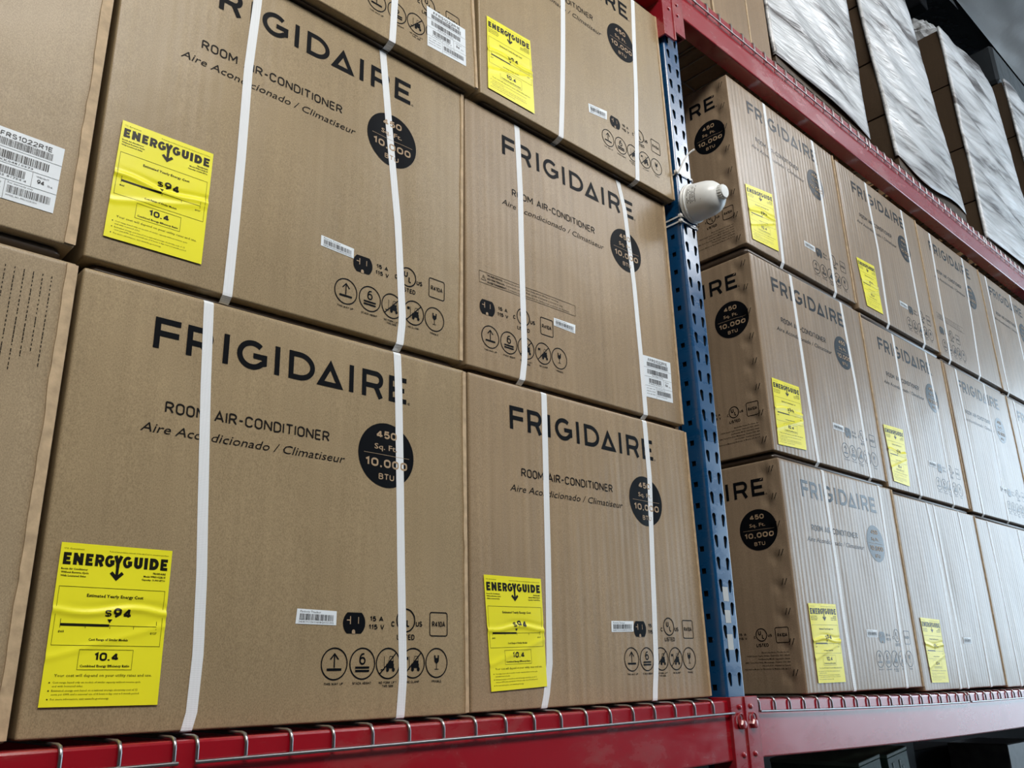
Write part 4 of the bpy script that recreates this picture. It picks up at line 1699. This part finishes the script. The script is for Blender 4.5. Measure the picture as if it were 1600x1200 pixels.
def simple_carton(x0, x1, y0, y1, z0, z1, mat, label, cat='box', name='cardboard_box', group=None, seam=True):
    root = empty(name, ((x0 + x1) / 2, y0, z0), label, cat, group)
    m = MB()
    hw = (x1 - x0) / 2
    m.box(-hw, hw, 0, y1 - y0, 0, z1 - z0, .004)
    m.obj('carton_shell', mat, root)
    if seam:
        m = MB(); m.box(-hw - .001, -hw + .007, -.002, .0005, .004, z1 - z0 - .004)
        m.obj('edge_flap', M_EDGE, root)
        m = MB(); m.box(-hw + (x1 - x0) * .06, hw - (x1 - x0) * .05, -.0006, .0002, z1 - z0 - .35, z1 - z0 - .345)
        m.obj('fold_score', M_EDGE, root)
    return root


simple_carton(.52, .86, .045, .60, ZD, 2.95, M_BROWN, 'tall brown carton on the upper shelf above the post, mostly out of frame')
simple_carton(.875, 1.165, .03, .60, ZD, 3.00, M_BROWN, 'tall brown carton on the upper shelf, first in view right of the post')
simple_carton(1.17, 1.412, .028, .60, ZD, 3.05, M_BROWN, 'tall brown carton on the upper shelf, middle of the three')
simple_carton(1.418, 1.568, .032, .60, ZD, 2.60, M_BROWN, 'narrow brown carton on the upper shelf touching the first wrapped pallet')


# ---------------------------------------------------------------- upper shelf: wrapped pallets
def wrapped_stack(xl, xr, quad, ytop, zs, label, seed, depth=.95, cap=None):
    """quad: BL, BR, TR, TL of the film front as (x, z); zs: carton layer joints"""
    rnd = random.Random(seed)
    x0, x1 = min(q[0] for q in quad), max(q[0] for q in quad)
    xc = (quad[0][0] + quad[1][0]) / 2
    y0 = .032
    root = empty('wrapped_pallet', (xc, y0, ZD), label, 'pallet')
    BL, BR, TR, TL = [np.array(q, float) for q in quad]
    bx0, bx1 = BL[0] + .012, BR[0] - .012
    # pallet
    for ya in (0.0, depth - .09):
        pal = MB(); pal.box(bx0 - xc, bx1 - xc, ya, ya + .09, .0, .016)
        pal.obj('base_board', M_WOOD, root)
    nb = 3
    for k in range(nb):
        cx = bx0 + .05 + (bx1 - bx0 - .10) * k / (nb - 1)
        b = MB(); b.box(cx - .05 - xc, cx + .05 - xc, .004, .12, .016, .085, .003); b.obj('pallet_block', M_WOOD, root)
        b = MB(); b.box(cx - .05 - xc, cx + .05 - xc, depth - .12, depth, .016, .085, .003); b.obj('pallet_block', M_WOOD, root)
        b = MB(); b.box(cx - .05 - xc, cx + .05 - xc, .0, depth, .085, .100); b.obj('stringer_board', M_WOOD, root)
    for k in range(7):
        b = MB(); y = k * (depth - .09) / 6
        b.box(bx0 - xc, bx1 - xc, y, y + .09, .100, .116); b.obj('deck_board', M_WOOD, root)
    zb = .117

    def q3(s, z):
        t = (z - (BL[1] * (1 - s) + BR[1] * s)) / ((TL[1] - BL[1]) * (1 - s) + (TR[1] - BR[1]) * s)
        return (BL[0] + (TL[0] - BL[0]) * t) * (1 - s) + (BR[0] + (TR[0] - BR[0]) * t) * s
    b = MB(); b.box(bx0 - .004 - xc, bx1 + .004 - xc, -.003, .02, zb, zb + .060, .002); b.obj('card_tray', M_DBROWN, root)
    # cartons, one per layer, each slightly bowed
    zz = [ZD + zb] + list(zs) + [min(TL[1], TR[1]) if ytop is None else ytop]
    for a, b in zip(zz[:-1], zz[1:]):
        m = MB()
        bow = .012
        pts = []
        n = 8
        V, Fs = [], []
        for i in range(n + 1):
            t = i / n
            z = a + .004 + (b - a - .008) * t
            g = bow * math.sqrt(max(0, math.sin(math.pi * min(max(t, .0), 1))))
            xa, xb_ = q3(0, z) + .02 - g, q3(1, z) - .02 + g
            V += [(xa - xc, .014 - g * .6, z - ZD), (xb_ - xc, .014 - g * .6, z - ZD), (xb_ - xc, depth, z - ZD), (xa - xc, depth, z - ZD)]
        for i in range(n):
            for k in range(4):
                k2 = (k + 1) % 4
                Fs.append((i * 4 + k, i * 4 + k2, (i + 1) * 4 + k2, (i + 1) * 4 + k))
        Fs += [(3, 2, 1, 0), tuple(n * 4 + k for k in range(4))]
        o = mesh_obj('carton', V, Fs, M_DBROWN, root)
        auto_smooth(o, 50)
    # film over the front, turning a little round both corners
    nx_, nz_ = 40, 60
    V, Fs = [], []
    ph = [rnd.uniform(0, 6) for _ in range(6)]
    for j in range(nz_ + 1):
        t = j / nz_
        for i in range(-1, nx_ + 2):
            s = min(max(i / nx_, 0), 1)
            P = (BL * (1 - s) + BR * s) * (1 - t) + (TL * (1 - s) + TR * s) * t
            dz = 0
            if t < .12:
                dz = -.03 * math.sin(s * 6 + ph[0]) * (1 - t / .12) ** 2 * (1 if seed == 2 else .1)
            fd = min(1, t / .12 + .08)
            fold = fd * .008 * math.sin(22 * (s * .25 + t) + ph[1] + 1.5 * math.sin(3 * s)) + fd * .005 * math.sin(47 * (s * .16 + t) + ph[2] + math.sin(4 * s + 5 * t)) + fd * .003 * math.sin(85 * (s * .3 + t) + ph[3])
            edge = min(1, 6 * s * (1 - s) + .12)
            y = -.006 - .012 * math.sin(math.pi * s) + fold * edge
            x = P[0] + .006 * math.sin(9 * t * (TL[1] - BL[1]) + ph[4])
            if i == -1 or i == nx_ + 1:
                y = .006
            V.append((x - xc, y, P[1] + dz - ZD))
    w_ = nx_ + 3
    for j in range(nz_):
        for i in range(w_ - 1):
            Fs.append((j * w_ + i, j * w_ + i + 1, (j + 1) * w_ + i + 1, (j + 1) * w_ + i))
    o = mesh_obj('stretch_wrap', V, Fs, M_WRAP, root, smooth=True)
    o['label'] = 'crinkled pale stretch film over the front'
    sm = o.modifiers.new('thickness', 'SOLIDIFY')
    sm.thickness = .0015
    sm.offset = 1
    if cap:
        cap(root, xc)
    return root


# bottom card trays under the film
w1 = wrapped_stack(1.58, 2.39, [(1.590, 2.300), (2.372, 2.268), (2.400, 3.75), (1.560, 3.75)], 3.70, [2.62, 2.98, 3.34],
                   'first wrapped pallet on the upper shelf, white film, beside the brown cartons', 1)
w2 = wrapped_stack(2.50, 3.5, [(2.676, 2.300), (3.495, 2.285), (3.200, 3.66), (2.470, 3.66)], 3.64, [2.545, 2.825, 3.13],
                   'second wrapped pallet from the left on the upper shelf, sagging torn film at its foot', 2)


def foil_bundle(root, xc):
    pass


w3 = wrapped_stack(3.73, 4.79, [(3.775, 2.275), (4.820, 2.275), (4.600, 3.665), (3.735, 3.665)], 3.660, [2.52, 2.86, 3.28],
                   'third wrapped pallet on the upper shelf, flat topped with bright white film', 3)


def dark_cap(root, xc):
    m = MB()
    m.box(4.96 - xc, 5.9 - xc, .02, .95, 3.93 - ZD, 4.24 - ZD, .02)
    m.obj('black_film_cover', M_BLACKFILM, root)


w4 = wrapped_stack(4.96, 5.9, [(5.12, 2.275), (6.0, 2.275), (5.90, 3.925), (4.955, 3.925)], 3.92, [2.6, 3.0, 3.5],
                   'fourth wrapped pallet at the right edge of the upper shelf, dark film cover on top', 4, cap=dark_cap)
# crumpled clear film bundle on top of the third pallet's back
V, Fs = [], []
rb2 = random.Random(8)
nb = 14
for j in range(nb + 1):
    for i in range(nb + 1):
        a, b = i / nb - .5, j / nb - .5
        hgt = .26 * max(0, 1 - (abs(a) * 2) ** 2) * max(0, 1 - (abs(b) * 2) ** 2) + rb2.uniform(0, .035) * (0 if abs(a) == .5 or abs(b) == .5 else 1)
        V.append((a * .34 + rb2.uniform(-.012, .012), b * .35, hgt))
for j in range(nb):
    for i in range(nb):
        q = j * (nb + 1) + i
        Fs.append((q, q + 1, q + nb + 2, q + nb + 1))
o = mesh_obj('film_bundle', V, Fs, M_WRAP, loc=(3.94, .22, 3.664))
tag(o, 'crumpled bright film heaped on top of the third wrapped pallet', 'plastic film')

# roof purlin
m = MB(); m.box(4.20, 4.32, .22, 2.55, 4.26, 4.42, .006)
tr = m.obj('trim_1', M_DARK); tr['kind'] = 'structure'

# ---------------------------------------------------------------- goods on the low shelf
ZL = -.80
m = MB(); m.box(-2.9, .75, -.03, 1.06, ZL - .03, ZL, .002)
tag(m.obj('shelf_board', M_DARK), 'dark board of the lowest shelf, left bay', 'shelf')
m = MB(); m.box(.86, 4.75, -.03, 1.06, ZL - .03, ZL, .002)
tag(m.obj('shelf_board', M_DARK), 'dark board of the lowest shelf, right bay', 'shelf')
simple_carton(1.00, 1.42, .10, .6, ZL, -.235, M_NAVY, 'near black carton on the low shelf just right of the post', seam=False)


simple_carton(1.50, 2.10, .09, .6, ZL, -.545, M_NAVY, 'black carton on the low shelf carrying the two green cartons', seam=False)


def green_carton(x, z1, w, label):
    tilt, h = -.11, .27
    zb = z1 - h * math.cos(tilt) - abs(math.sin(tilt)) * w / 2
    root = empty('printed_carton', (x + h * math.sin(-tilt), .11, zb + .004), label, 'box')
    root.rotation_euler = (0, tilt, 0)
    m = MB(); m.box(-w / 2, w / 2, 0, .30, .0, h - .012, .002); m.obj('carton_shell', M_GREEN, root)
    m = MB(); m.box(-w / 2 - .001, w / 2 + .001, -.001, .301, h - .012, h, .002); m.obj('carton_lid', M_PALEG, root)
    m = MB()
    for k in range(5):
        a = -w * .30 + w * .11 * k
        m.box(a, a + w * .08, -.0015, 0, h - .11 - .03 * ((k * 3) % 4) * .5, h - .030 - .02 * (k % 3))
    m.obj('printed_motif', M_PALEG, root)
    return root


green_carton(1.698, -.200, .145, 'green printed carton leaning on the low shelf, left of two')
green_carton(1.893, -.190, .150, 'green printed carton leaning on the low shelf, right of two')
dk = simple_carton(2.16, 2.46, .30, .6, ZL, -.180, M_NAVY, 'dark carton with a faint grey panel, on the low shelf behind the green cartons', seam=False)
m = MB()
for (a, b, c, d) in ((-.09, -.045, .0, .045), (-.035, .055, .0, .008), (-.035, .055, .02, .028), (-.035, .055, .036, .045), (-.09, .055, -.06, -.052), (-.09, .055, -.045, -.037)):
    m.box(a, b, -.0015, 0, .50 + c, .50 + d)
m.obj('printed_panel', M_TAPE, dk)
simple_carton(2.52, 3.05, .35, .6, ZL, -.25, M_NAVY, 'wide dark carton on the low shelf right of the grey panel one', seam=False)
gb = simple_carton(2.84, 3.16, .10, .33, ZL, -.236, M_GREY, 'grey film covered bundle on the low shelf at the right edge', cat='bundle', name='film_wrapped_bundle', seam=False)
